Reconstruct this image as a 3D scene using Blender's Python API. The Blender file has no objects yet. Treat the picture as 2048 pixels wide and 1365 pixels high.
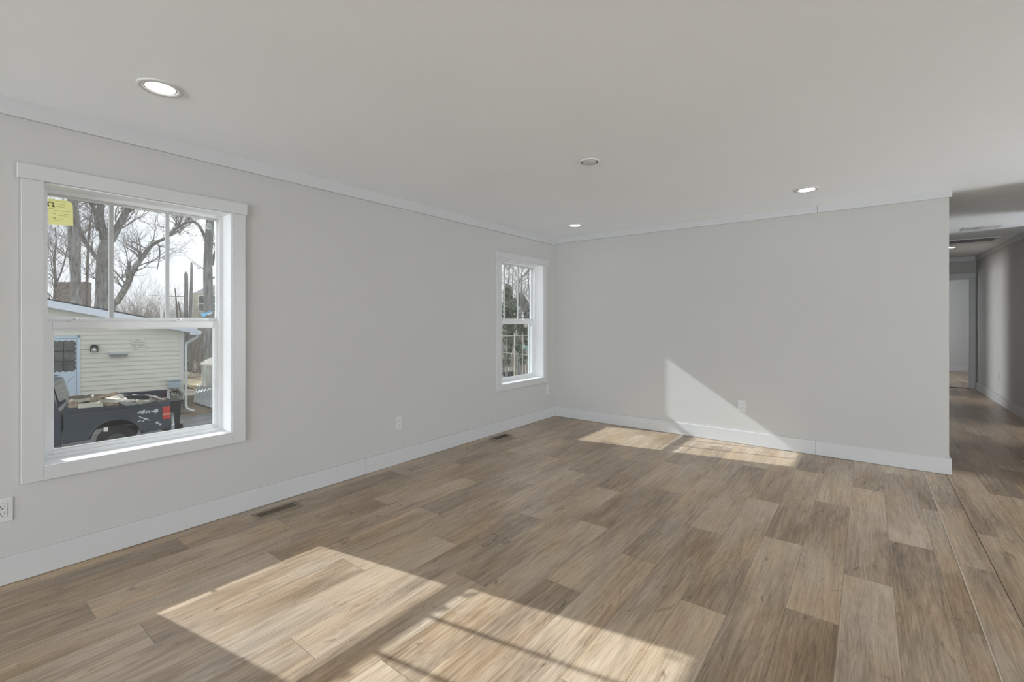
import bpy, math, random
from mathutils import Vector, Matrix

# ------------------------------------------------------------------ camera, world, sun, daylight, exposure
SC = bpy.context.scene
COL = SC.collection
F_PX, CX, HOR = 922.0, 1024.0, 640.0            # measured on the 2048x1365 frame
YAW = math.atan2(711.0, 922.0)
CAM = Vector((3.416, -5.400, 1.325))
CR = Vector((math.cos(YAW), math.sin(YAW), 0))
CF = Vector((-math.sin(YAW), math.cos(YAW), 0))

cam_data = bpy.data.cameras.new('camera')
cam_data.sensor_width = 36.0
cam_data.lens = 36.0 * F_PX / 2048.0
cam_data.shift_y = -(682.5 - HOR) / 2048.0
cam_data.clip_start, cam_data.clip_end = 0.05, 500
cam = bpy.data.objects.new('camera', cam_data)
cam.location = CAM
cam.rotation_euler = (math.pi / 2, 0, YAW)
COL.objects.link(cam)
SC.camera = cam

SC.view_settings.view_transform = 'Standard'
SC.view_settings.look = 'None'
SC.view_settings.exposure = 0.36
SC.view_settings.gamma = 1.0
SC.view_settings.use_curve_mapping = False

world = bpy.data.worlds.new('world')
SC.world = world
world.use_nodes = True
wn, wl = world.node_tree.nodes, world.node_tree.links
wn.clear()
w_out = wn.new('ShaderNodeOutputWorld')
w_bg = wn.new('ShaderNodeBackground')
w_tc = wn.new('ShaderNodeTexCoord')
w_map = wn.new('ShaderNodeMapping')
w_map.inputs['Scale'].default_value = (1.6, 1.6, 5.0)
w_no = wn.new('ShaderNodeTexNoise')
w_no.inputs['Scale'].default_value = 2.2
w_no.inputs['Detail'].default_value = 6
w_no.inputs['Roughness'].default_value = 0.55
w_rp = wn.new('ShaderNodeValToRGB')
w_rp.color_ramp.elements[0].position = 0.36
w_rp.color_ramp.elements[0].color = (0.84, 0.885, 0.97, 1)
w_rp.color_ramp.elements[1].position = 0.60
w_rp.color_ramp.elements[1].color = (1.0, 1.0, 1.02, 1)
wl.new(w_tc.outputs['Generated'], w_map.inputs['Vector'])
wl.new(w_map.outputs['Vector'], w_no.inputs['Vector'])
wl.new(w_no.outputs['Fac'], w_rp.inputs['Fac'])
wl.new(w_rp.outputs['Color'], w_bg.inputs['Color'])
w_bg.inputs['Strength'].default_value = 0.93
wl.new(w_bg.outputs['Background'], w_out.inputs['Surface'])

sun_data = bpy.data.lights.new('sun', 'SUN')
sun_data.energy = 5.4
sun_data.angle = math.radians(0.55)
sun_data.color = (0.92, 0.965, 1.0)
sun = bpy.data.objects.new('sun', sun_data)
SUN_DIR = Vector((1.0, 0.195, -0.657)).normalized()
sun.rotation_euler = SUN_DIR.to_track_quat('-Z', 'Y').to_euler()
sun.location = (-6, -2, 9)
COL.objects.link(sun)


def area_lamp(name, loc, direction, sx, sy, watts, color):
    """Area lamp: window light in the side rooms, added fill in the main room."""
    d = bpy.data.lights.new(name, 'AREA')
    d.shape = 'RECTANGLE'
    d.size, d.size_y = sx, sy
    d.energy = watts
    d.color = color
    o = bpy.data.objects.new(name, d)
    o.location = loc
    o.rotation_euler = Vector(direction).to_track_quat('-Z', 'Y').to_euler()
    COL.objects.link(o)
    return o


COOL = (0.895, 0.958, 1.0)
area_lamp('fill_side', (8.38, -0.42, 1.20), (-1, 0, 0.10), 0.62, 1.8, 120, COOL)  # added fill lamp, out of view, brightens the window wall
area_lamp('fill_rear', (3.0, -13.02, 1.25), (0, 1, 0.65), 4.6, 1.8, 465, COOL)  # added fill lamp behind the camera, lifts back wall and ceiling
area_lamp('daylight_passage', (7.40, 2.36, 1.0), (-1, 0, 0.45), 1.0, 1.4, 40, (0.93, 0.97, 1.0))
area_lamp('daylight_bedroom', (0.06, 5.10, 1.3), (1, 0, 0), 2.2, 1.4, 92, (0.93, 0.97, 1.0))
area_lamp('daylight_end_room', (3.2, 9.0, 1.3), (1, 0.15, 0), 1.6, 1.4, 29, (0.90, 0.95, 1.0))

G = -2.03                                        # ground outside, below the raised floor
H = 2.44


def ray(px, py):
    return CF + CR * ((px - CX) / F_PX) + Vector((0, 0, 1)) * ((HOR - py) / F_PX)


def at(px, py, depth):
    """World point seen at a pixel of the photograph at a measured distance."""
    return CAM + ray(px, py) * depth


def hit(px, py, p0, n):
    d = ray(px, py)
    return CAM + d * ((Vector(p0) - CAM).dot(n) / d.dot(n))


# ------------------------------------------------------------------ helpers
class MB:
    def __init__(self):
        self.v, self.f = [], []

    def add(self, vs, fs):
        b = len(self.v)
        self.v += [Vector(p) for p in vs]
        self.f += [tuple(i + b for i in q) for q in fs]
        return self

    def box(self, x0, x1, y0, y1, z0, z1):
        vs = [(x, y, z) for z in (z0, z1) for y in (y0, y1) for x in (x0, x1)]
        return self.add(vs, [(0, 2, 3, 1), (4, 5, 7, 6), (0, 1, 5, 4), (2, 6, 7, 3), (0, 4, 6, 2), (1, 3, 7, 5)])

    def obox(self, c, ax, ay, az):
        """box about c with half-axis vectors"""
        c, ax, ay, az = map(Vector, (c, ax, ay, az))
        vs = [c + ax * i + ay * j + az * k for k in (-1, 1) for j in (-1, 1) for i in (-1, 1)]
        return self.add(vs, [(0, 2, 3, 1), (4, 5, 7, 6), (0, 1, 5, 4), (2, 6, 7, 3), (0, 4, 6, 2), (1, 3, 7, 5)])

    def prism(self, poly, off):
        """closed polygon (3-D points) pushed along off"""
        n = len(poly)
        off = Vector(off)
        a = [Vector(p) for p in poly]
        vs = a + [p + off for p in a]
        fs = [tuple(range(n - 1, -1, -1)), tuple(range(n, 2 * n))]
        fs += [(i, (i + 1) % n, n + (i + 1) % n, n + i) for i in range(n)]
        return self.add(vs, fs)

    def tube(self, path, radii, n=6, caps=True):
        path = [Vector(p) for p in path]
        if not isinstance(radii, (list, tuple)):
            radii = [radii] * len(path)
        vs, fs = [], []
        up = None
        for i, p in enumerate(path):
            t = (path[min(i + 1, len(path) - 1)] - path[max(i - 1, 0)])
            if t.length < 1e-9:
                t = Vector((0, 0, 1))
            t.normalize()
            if up is None:
                up = t.orthogonal().normalized()
            a = (up - t * up.dot(t))
            a = a.normalized() if a.length > 1e-6 else t.orthogonal().normalized()
            up = a
            b = t.cross(a)
            for k in range(n):
                w = 2 * math.pi * k / n
                vs.append(p + (a * math.cos(w) + b * math.sin(w)) * radii[i])
        for i in range(len(path) - 1):
            for k in range(n):
                k2 = (k + 1) % n
                fs.append((i * n + k, i * n + k2, (i + 1) * n + k2, (i + 1) * n + k))
        if caps:
            fs.append(tuple(range(n - 1, -1, -1)))
            fs.append(tuple(range((len(path) - 1) * n, len(path) * n)))
        return self.add(vs, fs)

    def lathe(self, profile, c=(0, 0, 0), n=32, axis='z'):
        """profile of (radius, height); radius 0 closes with a fan"""
        c = Vector(c)
        vs, fs, rings = [], [], []
        for r, h in profile:
            if r < 1e-7:
                rings.append([len(vs)])
                vs.append((0, 0, h))
            else:
                rings.append(list(range(len(vs), len(vs) + n)))
                vs += [(r * math.cos(2 * math.pi * k / n), r * math.sin(2 * math.pi * k / n), h) for k in range(n)]
        for a, b in zip(rings, rings[1:]):
            for k in range(n):
                k2 = (k + 1) % n
                if len(a) == 1 and len(b) == 1:
                    continue
                if len(a) == 1:
                    fs.append((a[0], b[k2], b[k]))
                elif len(b) == 1:
                    fs.append((a[k], a[k2], b[0]))
                else:
                    fs.append((a[k], a[k2], b[k2], b[k]))
        m = {'z': lambda p: Vector(p), 'x': lambda p: Vector((p[2], p[0], p[1])), 'y': lambda p: Vector((p[0], p[2], p[1]))}[axis]
        return self.add([c + m(p) for p in vs], fs)

    def build(self, name, mat, parent=None, smooth=False, bevel=0.0, world=False):
        off = parent_loc(parent) if (parent is not None and world) else Vector((0, 0, 0))
        me = bpy.data.meshes.new(name)
        me.from_pydata([tuple(p - off) for p in self.v], [], self.f)
        me.update()
        o = bpy.data.objects.new(name, me)
        COL.objects.link(o)
        if mat is not None:
            me.materials.append(mat)
        if smooth:
            for p in me.polygons:
                p.use_smooth = True
        if bevel:
            b = o.modifiers.new('bevel', 'BEVEL')
            b.width = bevel
            b.segments = 2
            b.limit_method = 'ANGLE'
        if parent is not None:
            o.parent = parent
        return o


def parent_loc(p):
    v = Vector((0, 0, 0))
    while p is not None:
        v += p.location
        p = p.parent
    return v


def tag(o, label=None, cat=None, group=None, kind=None):
    if label: o['label'] = label
    if cat: o['category'] = cat
    if group: o['group'] = group
    if kind: o['kind'] = kind
    return o


def thing(name, label, cat, loc=(0, 0, 0), rz=0.0, group=None, kind=None):
    o = bpy.data.objects.new(name, None)
    o.empty_display_size = 0.05
    COL.objects.link(o)
    o.location = loc
    o.rotation_euler = (0, 0, rz)
    return tag(o, label, cat, group, kind)


def copy_tree(o, parent=None):
    c = o.copy()
    COL.objects.link(c)
    if parent is not None:
        c.parent = parent
    for ch in list(o.children):
        copy_tree(ch, c)
    return c


def struct(mb, name, mat, label=None, bevel=0.0):
    o = mb.build(name, mat, bevel=bevel)
    return tag(o, label, None, None, 'structure')


# ------------------------------------------------------------------ materials
def mat_new(name):
    m = bpy.data.materials.new(name)
    m.use_nodes = True
    nt = m.node_tree
    return m, nt.nodes, nt.links, nt.nodes['Principled BSDF']


def plain(name, col, rough=0.6, metal=0.0, var=0.06, scale=8.0, bump=0.0, bscale=120.0, spec=0.5, coat=0.0, stretch=None):
    m, n, l, b = mat_new(name)
    b.inputs['Roughness'].default_value = rough
    b.inputs['Metallic'].default_value = metal
    b.inputs['Specular IOR Level'].default_value = spec
    b.inputs['Coat Weight'].default_value = coat
    tc = n.new('ShaderNodeTexCoord')
    mp = n.new('ShaderNodeMapping')
    if stretch: mp.inputs['Scale'].default_value = stretch
    no = n.new('ShaderNodeTexNoise')
    no.inputs['Scale'].default_value = scale
    no.inputs['Detail'].default_value = 4
    rp = n.new('ShaderNodeValToRGB')
    rp.color_ramp.elements[0].position = 0.3
    rp.color_ramp.elements[1].position = 0.7
    rp.color_ramp.elements[0].color = tuple(c * (1 - var) for c in col) + (1,)
    rp.color_ramp.elements[1].color = tuple(min(1, c * (1 + var)) for c in col) + (1,)
    l.new(tc.outputs['Object'], mp.inputs['Vector'])
    l.new(mp.outputs['Vector'], no.inputs['Vector'])
    l.new(no.outputs['Fac'], rp.inputs['Fac'])
    l.new(rp.outputs['Color'], b.inputs['Base Color'])
    if bump:
        n2 = n.new('ShaderNodeTexNoise')
        n2.inputs['Scale'].default_value = bscale
        n2.inputs['Detail'].default_value = 3
        bp = n.new('ShaderNodeBump')
        bp.inputs['Strength'].default_value = bump
        bp.inputs['Distance'].default_value = 0.002
        l.new(tc.outputs['Object'], n2.inputs['Vector'])
        l.new(n2.outputs['Fac'], bp.inputs['Height'])
        l.new(bp.outputs['Normal'], b.inputs['Normal'])
    return m


def emitter(name, col, strength):
    m, n, l, b = mat_new(name)
    b.inputs['Base Color'].default_value = (0.9, 0.9, 0.9, 1)
    b.inputs['Emission Color'].default_value = tuple(col) + (1,)
    b.inputs['Emission Strength'].default_value = strength
    return m


def glass_mat(name, tint, opacity=0.0, dirt=(0.5, 0.5, 0.5)):
    """thin pane: clear transmission with Fresnel reflection and a little dust"""
    m, n, l, b = mat_new(name)
    n.remove(b)
    out = n['Material Output']
    tr = n.new('ShaderNodeBsdfTransparent')
    tr.inputs['Color'].default_value = tuple(tint) + (1,)
    gl = n.new('ShaderNodeBsdfGlossy')
    gl.inputs['Roughness'].default_value = 0.03
    lw_ = n.new('ShaderNodeLayerWeight')
    lw_.inputs['Blend'].default_value = 0.5
    pw = n.new('ShaderNodeMath'); pw.operation = 'POWER'; pw.inputs[1].default_value = 5.0
    fr = n.new('ShaderNodeMath'); fr.operation = 'MULTIPLY_ADD'; fr.inputs[1].default_value = 0.9; fr.inputs[2].default_value = 0.03
    l.new(lw_.outputs['Facing'], pw.inputs[0]); l.new(pw.outputs[0], fr.inputs[0])
    mx = n.new('ShaderNodeMixShader')
    l.new(fr.outputs[0], mx.inputs['Fac'])
    l.new(tr.outputs['BSDF'], mx.inputs[1])
    l.new(gl.outputs['BSDF'], mx.inputs[2])
    df = n.new('ShaderNodeBsdfDiffuse')
    df.inputs['Color'].default_value = tuple(dirt) + (1,)
    no = n.new('ShaderNodeTexNoise')
    no.inputs['Scale'].default_value = 9
    no.inputs['Detail'].default_value = 6
    tc = n.new('ShaderNodeTexCoord')
    l.new(tc.outputs['Object'], no.inputs['Vector'])
    mul = n.new('ShaderNodeMath')
    mul.operation = 'MULTIPLY'
    mul.inputs[1].default_value = opacity
    l.new(no.outputs['Fac'], mul.inputs[0])
    m2 = n.new('ShaderNodeMixShader')
    l.new(mul.outputs['Value'], m2.inputs['Fac'])
    l.new(mx.outputs['Shader'], m2.inputs[1])
    l.new(df.outputs['BSDF'], m2.inputs[2])
    l.new(m2.outputs['Shader'], out.inputs['Surface'])
    return m


def floor_mat():
    m, n, l, b = mat_new('vinyl_plank')
    tc = n.new('ShaderNodeTexCoord')
    at_t = n.new('ShaderNodeAttribute'); at_t.attribute_name = 'tone'
    at_r = n.new('ShaderNodeAttribute'); at_r.attribute_name = 'shift'
    uv = n.new('ShaderNodeUVMap'); uv.uv_map = 'plank'

    def math_(op, a, bb=None):
        k = n.new('ShaderNodeMath'); k.operation = op
        for i, q in enumerate((a, bb)):
            if q is None: continue
            if isinstance(q, (int, float)): k.inputs[i].default_value = q
            else: l.new(q, k.inputs[i])
        return k.outputs[0]

    add = n.new('ShaderNodeVectorMath'); add.operation = 'ADD'
    l.new(tc.outputs['Object'], add.inputs[0]); l.new(at_r.outputs['Vector'], add.inputs[1])
    def noise(scale_xyz, sc, det, rough, dist=0.0):
        mp = n.new('ShaderNodeMapping'); mp.inputs['Scale'].default_value = scale_xyz
        no = n.new('ShaderNodeTexNoise')
        no.inputs['Scale'].default_value = sc
        no.inputs['Detail'].default_value = det
        no.inputs['Roughness'].default_value = rough
        no.inputs['Distortion'].default_value = dist
        l.new(add.outputs[0], mp.inputs['Vector']); l.new(mp.outputs['Vector'], no.inputs['Vector'])
        return no.outputs['Fac']

    sp0 = n.new('ShaderNodeSeparateXYZ'); l.new(uv.outputs['UV'], sp0.inputs[0])
    st = n.new('ShaderNodeSeparateXYZ'); l.new(at_t.outputs['Vector'], st.inputs[0])
    v01 = n.new('ShaderNodeMapRange'); v01.interpolation_type = 'SMOOTHSTEP'
    v01.inputs['From Min'].default_value = 0.15; v01.inputs['From Max'].default_value = 1.43
    l.new(sp0.outputs[1], v01.inputs['Value'])
    tn = math_('ADD', math_('MULTIPLY', st.outputs[0], math_('SUBTRACT', 1.0, v01.outputs['Result'])), math_('MULTIPLY', st.outputs[1], v01.outputs['Result']))
    tn = math_('ADD', math_('MULTIPLY', math_('SUBTRACT', tn, 0.48), 1.15), 0.47)
    ringn = noise((6.5, 0.75, 1.0), 1.5, 2, 0.45, 0.8)
    rings = math_('SINE', math_('MULTIPLY', ringn, 95.0))

    broad = noise((5.0, 1.0, 1.0), 1.6, 3, 0.5, 0.6)           # long light and dark clouds in a plank
    grain = noise((22.0, 1.0, 1.0), 2.6, 5, 0.62, 0.9)         # cathedral streaks
    fine = noise((150.0, 3.5, 1.0), 2.2, 4, 0.7)               # fine pores
    knots = noise((5.5, 2.2, 1.0), 2.3, 2, 0.5, 2.2)
    # value = tone + weighted grain
    v = math_('ADD', math_('MULTIPLY', math_('SUBTRACT', broad, 0.5), 0.55), tn)
    v = math_('ADD', v, math_('MULTIPLY', math_('SUBTRACT', grain, 0.5), 0.74))
    v = math_('ADD', v, math_('MULTIPLY', rings, 0.035))
    v = math_('ADD', v, math_('MULTIPLY', math_('SUBTRACT', fine, 0.5), 0.72))
    kn = n.new('ShaderNodeMapRange')
    kn.inputs['From Min'].default_value = 0.66; kn.inputs['From Max'].default_value = 0.80
    kn.inputs['To Min'].default_value = 0.0; kn.inputs['To Max'].default_value = -0.36
    l.new(knots, kn.inputs['Value'])
    v = math_('ADD', v, kn.outputs['Result'])
    rp = n.new('ShaderNodeValToRGB')
    e = rp.color_ramp.elements
    e[0].position = 0.05; e[0].color = (0.110, 0.072, 0.044, 1)
    e[1].position = 0.95; e[1].color = (0.665, 0.538, 0.402, 1)
    e2 = e.new(0.35); e2.color = (0.300, 0.212, 0.137, 1)
    e3 = e.new(0.65); e3.color = (0.500, 0.380, 0.264, 1)
    l.new(v, rp.inputs['Fac'])
    # slightly ochre against slightly grey patches
    hue = noise((4.0, 1.2, 1.0), 1.1, 2, 0.5)
    hs = n.new('ShaderNodeHueSaturation')
    hr = n.new('ShaderNodeMapRange')
    hr.inputs['From Min'].default_value = 0.3; hr.inputs['From Max'].default_value = 0.7
    hr.inputs['To Min'].default_value = 0.80; hr.inputs['To Max'].default_value = 1.14
    l.new(hue, hr.inputs['Value']); l.new(hr.outputs['Result'], hs.inputs['Saturation'])
    l.new(rp.outputs['Color'], hs.inputs['Color'])
    sp = n.new('ShaderNodeSeparateXYZ'); l.new(uv.outputs['UV'], sp.inputs[0])
    line = math_('MAXIMUM', math_('LESS_THAN', sp.outputs[0], 0.0022), math_('LESS_THAN', sp.outputs[1], 0.0026))
    mix = n.new('ShaderNodeMix'); mix.data_type = 'RGBA'
    l.new(math_('MULTIPLY', line, 0.62), mix.inputs['Factor'])
    l.new(hs.outputs['Color'], mix.inputs['A'])
    mix.inputs['B'].default_value = (0.06, 0.045, 0.03, 1)
    l.new(mix.outputs['Result'], b.inputs['Base Color'])
    b.inputs['Roughness'].default_value = 0.33
    b.inputs['Specular IOR Level'].default_value = 0.62
    bp = n.new('ShaderNodeBump'); bp.inputs['Strength'].default_value = 0.18; bp.inputs['Distance'].default_value = 0.001
    l.new(math_('ADD', fine, math_('MULTIPLY', grain, 0.6)), bp.inputs['Height'])
    l.new(bp.outputs['Normal'], b.inputs['Normal'])
    return m


M = {
    'wall': plain('wall_paint', (0.505, 0.500, 0.486), 0.85, var=0.012, scale=1.3, bump=0.06, bscale=260),
    'ceiling': plain('ceiling_paint', (0.880, 0.908, 0.930), 0.9, var=0.012, scale=1.1, bump=0.05, bscale=220),
    'trim': plain('trim_white', (0.545, 0.550, 0.553), 0.38, var=0.01, scale=3),
    'jamb': plain('jamb_sunlit', (0.85, 0.86, 0.87), 0.32, var=0.01, scale=4),  # whiter than the casing: sunlight on jamb and sill put into the colour
    'grille': plain('grille_white', (0.52, 0.54, 0.54), 0.4, var=0.01),
    'vinyl': plain('window_vinyl', (0.76, 0.77, 0.775), 0.35, var=0.01, scale=5),
    'glass': glass_mat('pane_glass', (0.97, 0.985, 0.98), 0.03),
    'screen': None,
    'floor': floor_mat(),
    'plastic': plain('white_plastic', (0.61, 0.61, 0.61), 0.3, var=0.01),
    'slot': plain('dark_slot', (0.015, 0.014, 0.013), 0.7),
    'lens': emitter('lamp_lens', (1.0, 0.92, 0.82), 10.0),
    'lens_rim': plain('lamp_baffle', (0.80, 0.78, 0.75), 0.3, var=0.01),
    'register': plain('brown_register', (0.235, 0.185, 0.135), 0.45, var=0.05),
    'grey_plastic': plain('grey_plastic', (0.5, 0.5, 0.49), 0.4),
    'subfloor': plain('rough_wood', (0.2, 0.14, 0.09), 0.8, var=0.2),
    'caulk': plain('joint_grey', (0.42, 0.42, 0.41), 0.8),  # plain grey for joints, not assigned to any part
}
# insect screen: a fine dark weave, mostly open
sm, sn, sl, sb = mat_new('insect_mesh')
sn.remove(sb)
s_tr = sn.new('ShaderNodeBsdfTransparent')
s_df = sn.new('ShaderNodeBsdfDiffuse'); s_df.inputs['Color'].default_value = (0.10, 0.105, 0.105, 1)
s_mx = sn.new('ShaderNodeMixShader'); s_mx.inputs['Fac'].default_value = 0.12
sl.new(s_tr.outputs[0], s_mx.inputs[1]); sl.new(s_df.outputs[0], s_mx.inputs[2])
sl.new(s_mx.outputs[0], sn['Material Output'].inputs['Surface'])
M['screen'] = sm

# ------------------------------------------------------------------ the room
random.seed(11)
# floor: one mesh, a face per plank (rows run along y, 0.2 m wide, butt joints every 1.58 m as in the photo)
JOINT = {0: -2.85, 1: -2.35, 2: -1.75, 3: -2.59, 4: -1.64, 5: -2.37, 6: -1.87, 7: -1.285, 8: -2.09, 9: -1.13, 10: -1.85,
         11: -1.37, 12: -0.785, 13: -1.60, 14: -0.64, 15: -1.375, 16: -0.86, 17: -0.25, 18: -1.08, 19: -1.95, 20: -1.375,
         21: -0.40, 22: -1.1, 23: -0.6}
# (tone just beyond the joint, tone just this side of it)
TONE = {0: (.48, .34), 1: (.38, .52), 2: (.54, .40), 3: (.40, .57), 4: (.41, .56), 5: (.57, .42), 6: (.42, .57), 7: (.57, .42),
        8: (.40, .59), 9: (.40, .58), 10: (.57, .38), 11: (.43, .57), 12: (.59, .42), 13: (.38, .60), 14: (.38, .60),
        15: (.62, .38), 16: (.41, .60), 17: (.55, .37), 18: (.35, .50), 19: (.50, .46), 20: (.37, .52), 21: (.33, .50),
        22: (.47, .36), 23: (.38, .50)}
rows, X0, PW, PL = [], 0.108, 0.2005, 1.58
edges = [X0 + PW * k for k in range(-1, 42)]
strips = []
for k in range(-1, 44):
    a, b_ = X0 + PW * k, X0 + PW * (k + 1)
    if k == 18: b_ = 3.806                         # sheet seam cuts these rows
    if k == 19: a, b_ = 3.806, 3.950
    if k >= 20: a, b_ = 3.950 + PW * (k - 20), 3.950 + PW * (k - 19)
    strips.append((k, max(a, -0.02), min(b_, 8.55)))
fv, ff, tone, shift, fuv = [], [], [], [], []          # tone: (at the near end, at the far end) of a plank
YA, YB = -13.2, 11.6
for k, a, b_ in strips:
    if b_ <= a: continue
    j0 = JOINT.get(k, random.uniform(-1.58, 0))
    ta, tb = TONE.get(k, (random.uniform(.38, .56), random.uniform(.38, .56)))
    y = j0 - PL * 11
    i = -11
    while y < YB:
        y0, y1 = max(y, YA), min(y + PL, YB)
        if y1 > y0:
            s = len(fv)
            fv += [(a, y0, 0), (b_, y0, 0), (b_, y1, 0), (a, y1, 0)]
            ff.append((s, s + 1, s + 2, s + 3))
            w = random.uniform(-.03, .03)
            tone.append((ta + w, tb + w, 0.0))
            shift.append((random.uniform(0, 40), random.uniform(0, 40), random.uniform(0, 9)))
            fuv += [(0, y0 - y), (b_ - a, y0 - y), (b_ - a, y1 - y), (0, y1 - y)]
        y += PL
        i += 1
me = bpy.data.meshes.new('floor')
me.from_pydata(fv, [], ff)
at_ = me.attributes.new('tone', 'FLOAT_VECTOR', 'FACE')
at_.data.foreach_set('vector', [c for s in tone for c in s])
at2 = me.attributes.new('shift', 'FLOAT_VECTOR', 'FACE')
at2.data.foreach_set('vector', [c for s in shift for c in s])
uvl = me.uv_layers.new(name='plank')
uvl.data.foreach_set('uv', [c for s in fuv for c in s])
me.materials.append(M['floor'])
fo = bpy.data.objects.new('floor', me)
COL.objects.link(fo)
tag(fo, kind='structure')
# seam strip where two sheets of flooring meet
struct(MB().box(3.804, 3.8085, YA, 6.9, 0.0, 0.0016), 'trim_1', plain('seam_edge', (0.60, 0.53, 0.44), 0.4), 'pale flooring seam running past the wall end')
struct(MB().box(-0.2, 8.55, -13.2, 11.6, -0.3, -0.004), 'floor_base', M['subfloor'])

struct(MB().box(3.9485, 3.9520, YA, 6.9, 0.0, 0.0009), 'trim_6', plain('seam_gap', (0.09, 0.065, 0.045), 0.7), 'dark gap beside the pale flooring seam')
# windows on the left wall: same size, opening 0.90 x 1.49
OPEN = {1: (-4.987, -4.086), 2: (-1.196, -0.295)}
OZ0, OZ1 = 0.560, 2.046


def wall_with_holes(x0, x1, a0, a1, z0, z1, holes, axis='y'):
    """wall slab running along y (or x) with rectangular openings"""
    mb = MB()
    cuts = sorted(holes)
    pos = a0

    def put(p0, p1, q0, q1):
        if p1 - p0 < 1e-6 or q1 - q0 < 1e-6: return
        if axis == 'y': mb.box(x0, x1, p0, p1, q0, q1)
        else: mb.box(p0, p1, x0, x1, q0, q1)
    for h0, h1, b0, b1 in cuts:
        put(pos, h0, z0, z1)
        put(h0, h1, z0, b0)
        put(h0, h1, b1, z1)
        pos = h1
    put(pos, a1, z0, z1)
    return mb


bed_win = (4.0, 6.2, 0.6, 2.05)
struct(wall_with_holes(-0.20, 0.0, -13.2, 11.6, -0.3, 2.62, [(a, b, OZ0, OZ1) for a, b in OPEN.values()] + [bed_win]), 'wall_left', M['wall'])
struct(MB().box(-0.0, 3.968, 0.0, 0.12, -0.05, 2.46), 'wall_back', M['wall'])
struct(wall_with_holes(3.86, 3.968, 0.12, 6.95, -0.05, 2.60, [(4.72, 5.66, 0.0, 2.05)]), 'wall_hall_left', M['wall'])
hr = wall_with_holes(5.06, 5.18, 0.0, 7.07, -0.05, 2.62, [(1.80, 2.92, 0.0, 2.47)])
struct(hr, 'wall_hall_right', M['wall'])
struct(MB().box(5.18, 8.55, 0.0, 0.12, -0.05, 2.46), 'wall_back_right', M['wall'])
struct(wall_with_holes(6.95, 7.07, 0.0, 5.06, -0.05, 2.62, [(4.15, 4.971, 0.0, 2.12)], axis='x'), 'wall_hall_end', M['wall'])
struct(MB().box(0.0, 5.6, 11.0, 11.12, -0.05, 2.62), 'wall_end_room', M['wall'])
struct(MB().box(5.5, 5.62, 7.07, 11.0, -0.05, 2.62), 'wall_end_room_right', M['wall'])
struct(MB().box(5.18, 7.6, 3.02, 3.14, -0.05, 2.62), 'wall_passage', M['wall'])
struct(wall_with_holes(8.43, 8.55, -13.2, 0.0, -0.05, 2.62, [(-0.78, -0.06, 0.2, 2.16)]), 'wall_right', M['wall'])
struct(wall_with_holes(7.48, 7.60, 0.12, 3.02, -0.05, 2.62, [(1.86, 2.86, 0.3, 1.9)]), 'wall_passage_side', M['wall'])
struct(wall_with_holes(-13.2, -13.08, -0.2, 8.55, -0.05, 2.62, [(0.65, 5.35, 0.35, 2.16)], axis='x'), 'wall_rear', M['wall'])
struct(MB().box(-0.2, 8.55, -13.2, 0.0, H, H + 0.12), 'ceiling', M['ceiling'])
hc = MB()                                              # hall ceiling climbs slightly towards the end
HZ = lambda y: 2.44 + 0.0135 * y
hc.prism([(3.80, 0.0, H), (3.80, 7.07, HZ(7.07)), (3.80, 7.07, HZ(7.07) + .12), (3.80, 0.0, H + .12)], (3.8, 0, 0))
struct(hc, 'ceiling_hall', M['ceiling'])
struct(MB().box(-0.2, 7.6, 7.07, 11.6, 2.535, 2.65), 'ceiling_end_room', M['ceiling'])
struct(MB().box(-0.2, 3.80, 0.0, 7.07, 2.46, 2.60), 'ceiling_bedroom', M['ceiling'])

# baseboards and flat crown boards
BH, BT = 0.138, 0.015
struct(MB().box(0.0, BT, -13.08, -3.0405, 0.002, BH).box(0.0, BT, -3.0385, 0.0, 0.002, BH), 'baseboard_left', M['trim'], bevel=0.002)
struct(MB().box(BT, 3.0145, -BT, 0.0, 0.002, BH).box(3.0165, 3.983, -BT, 0.0, 0.002, BH).box(3.968, 3.983, 0.0, 4.66, 0.002, BH),
       'baseboard_back', M['trim'], bevel=0.002)
struct(MB().box(5.045, 5.06, 2.92, 6.935, 0.002, BH), 'baseboard_hall', M['trim'], bevel=0.002)
struct(MB().box(1.0, 5.5, 10.985, 11.0, 0.002, BH), 'baseboard_end', M['trim'], bevel=0.002)
CH = 2.352
struct(MB().box(0.0, 0.018, -13.08, 0.0, CH, H), 'trim_2', M['trim'], 'flat crown board along the window wall')
struct(MB().box(0.018, 3.0268, -0.018, 0.0, CH + .02, H).box(3.0288, 3.985, -0.018, 0.0, CH + .02, H), 'trim_3', M['trim'], 'flat crown board along the back wall')
cr = MB()
cr.prism([(5.042, 2.92, HZ(2.92) - .088), (5.042, 2.92, HZ(2.92)), (5.042, 6.93, HZ(6.93)), (5.042, 6.93, HZ(6.93) - .088)], (0.018, 0, 0))
cr.prism([(3.968, 6.932, HZ(6.94) - .088), (3.968, 6.932, HZ(6.94)), (3.968, 6.95, HZ(6.95)), (3.968, 6.95, HZ(6.95) - .088)], (1.074, 0, 0))
struct(cr, 'trim_4', M['trim'], 'flat crown board round the hall ceiling')
# hall doorway casing
dc = MB()
dc.box(4.971, 5.044, 6.932, 6.95, 0.002, 2.12).box(4.07, 4.15, 6.932, 6.95, 0.002, 2.12).box(4.07, 5.046, 6.930, 6.95, 2.12, 2.215)
dc.box(4.955, 4.971, 6.95, 7.07, 0.002, 2.12).box(4.15, 4.166, 6.95, 7.07, 0.002, 2.12).box(4.166, 4.955, 6.95, 7.07, 2.104, 2.12)
struct(dc, 'trim_5', M['trim'], 'white casing round the doorway at the hall end', bevel=0.002)


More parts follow.
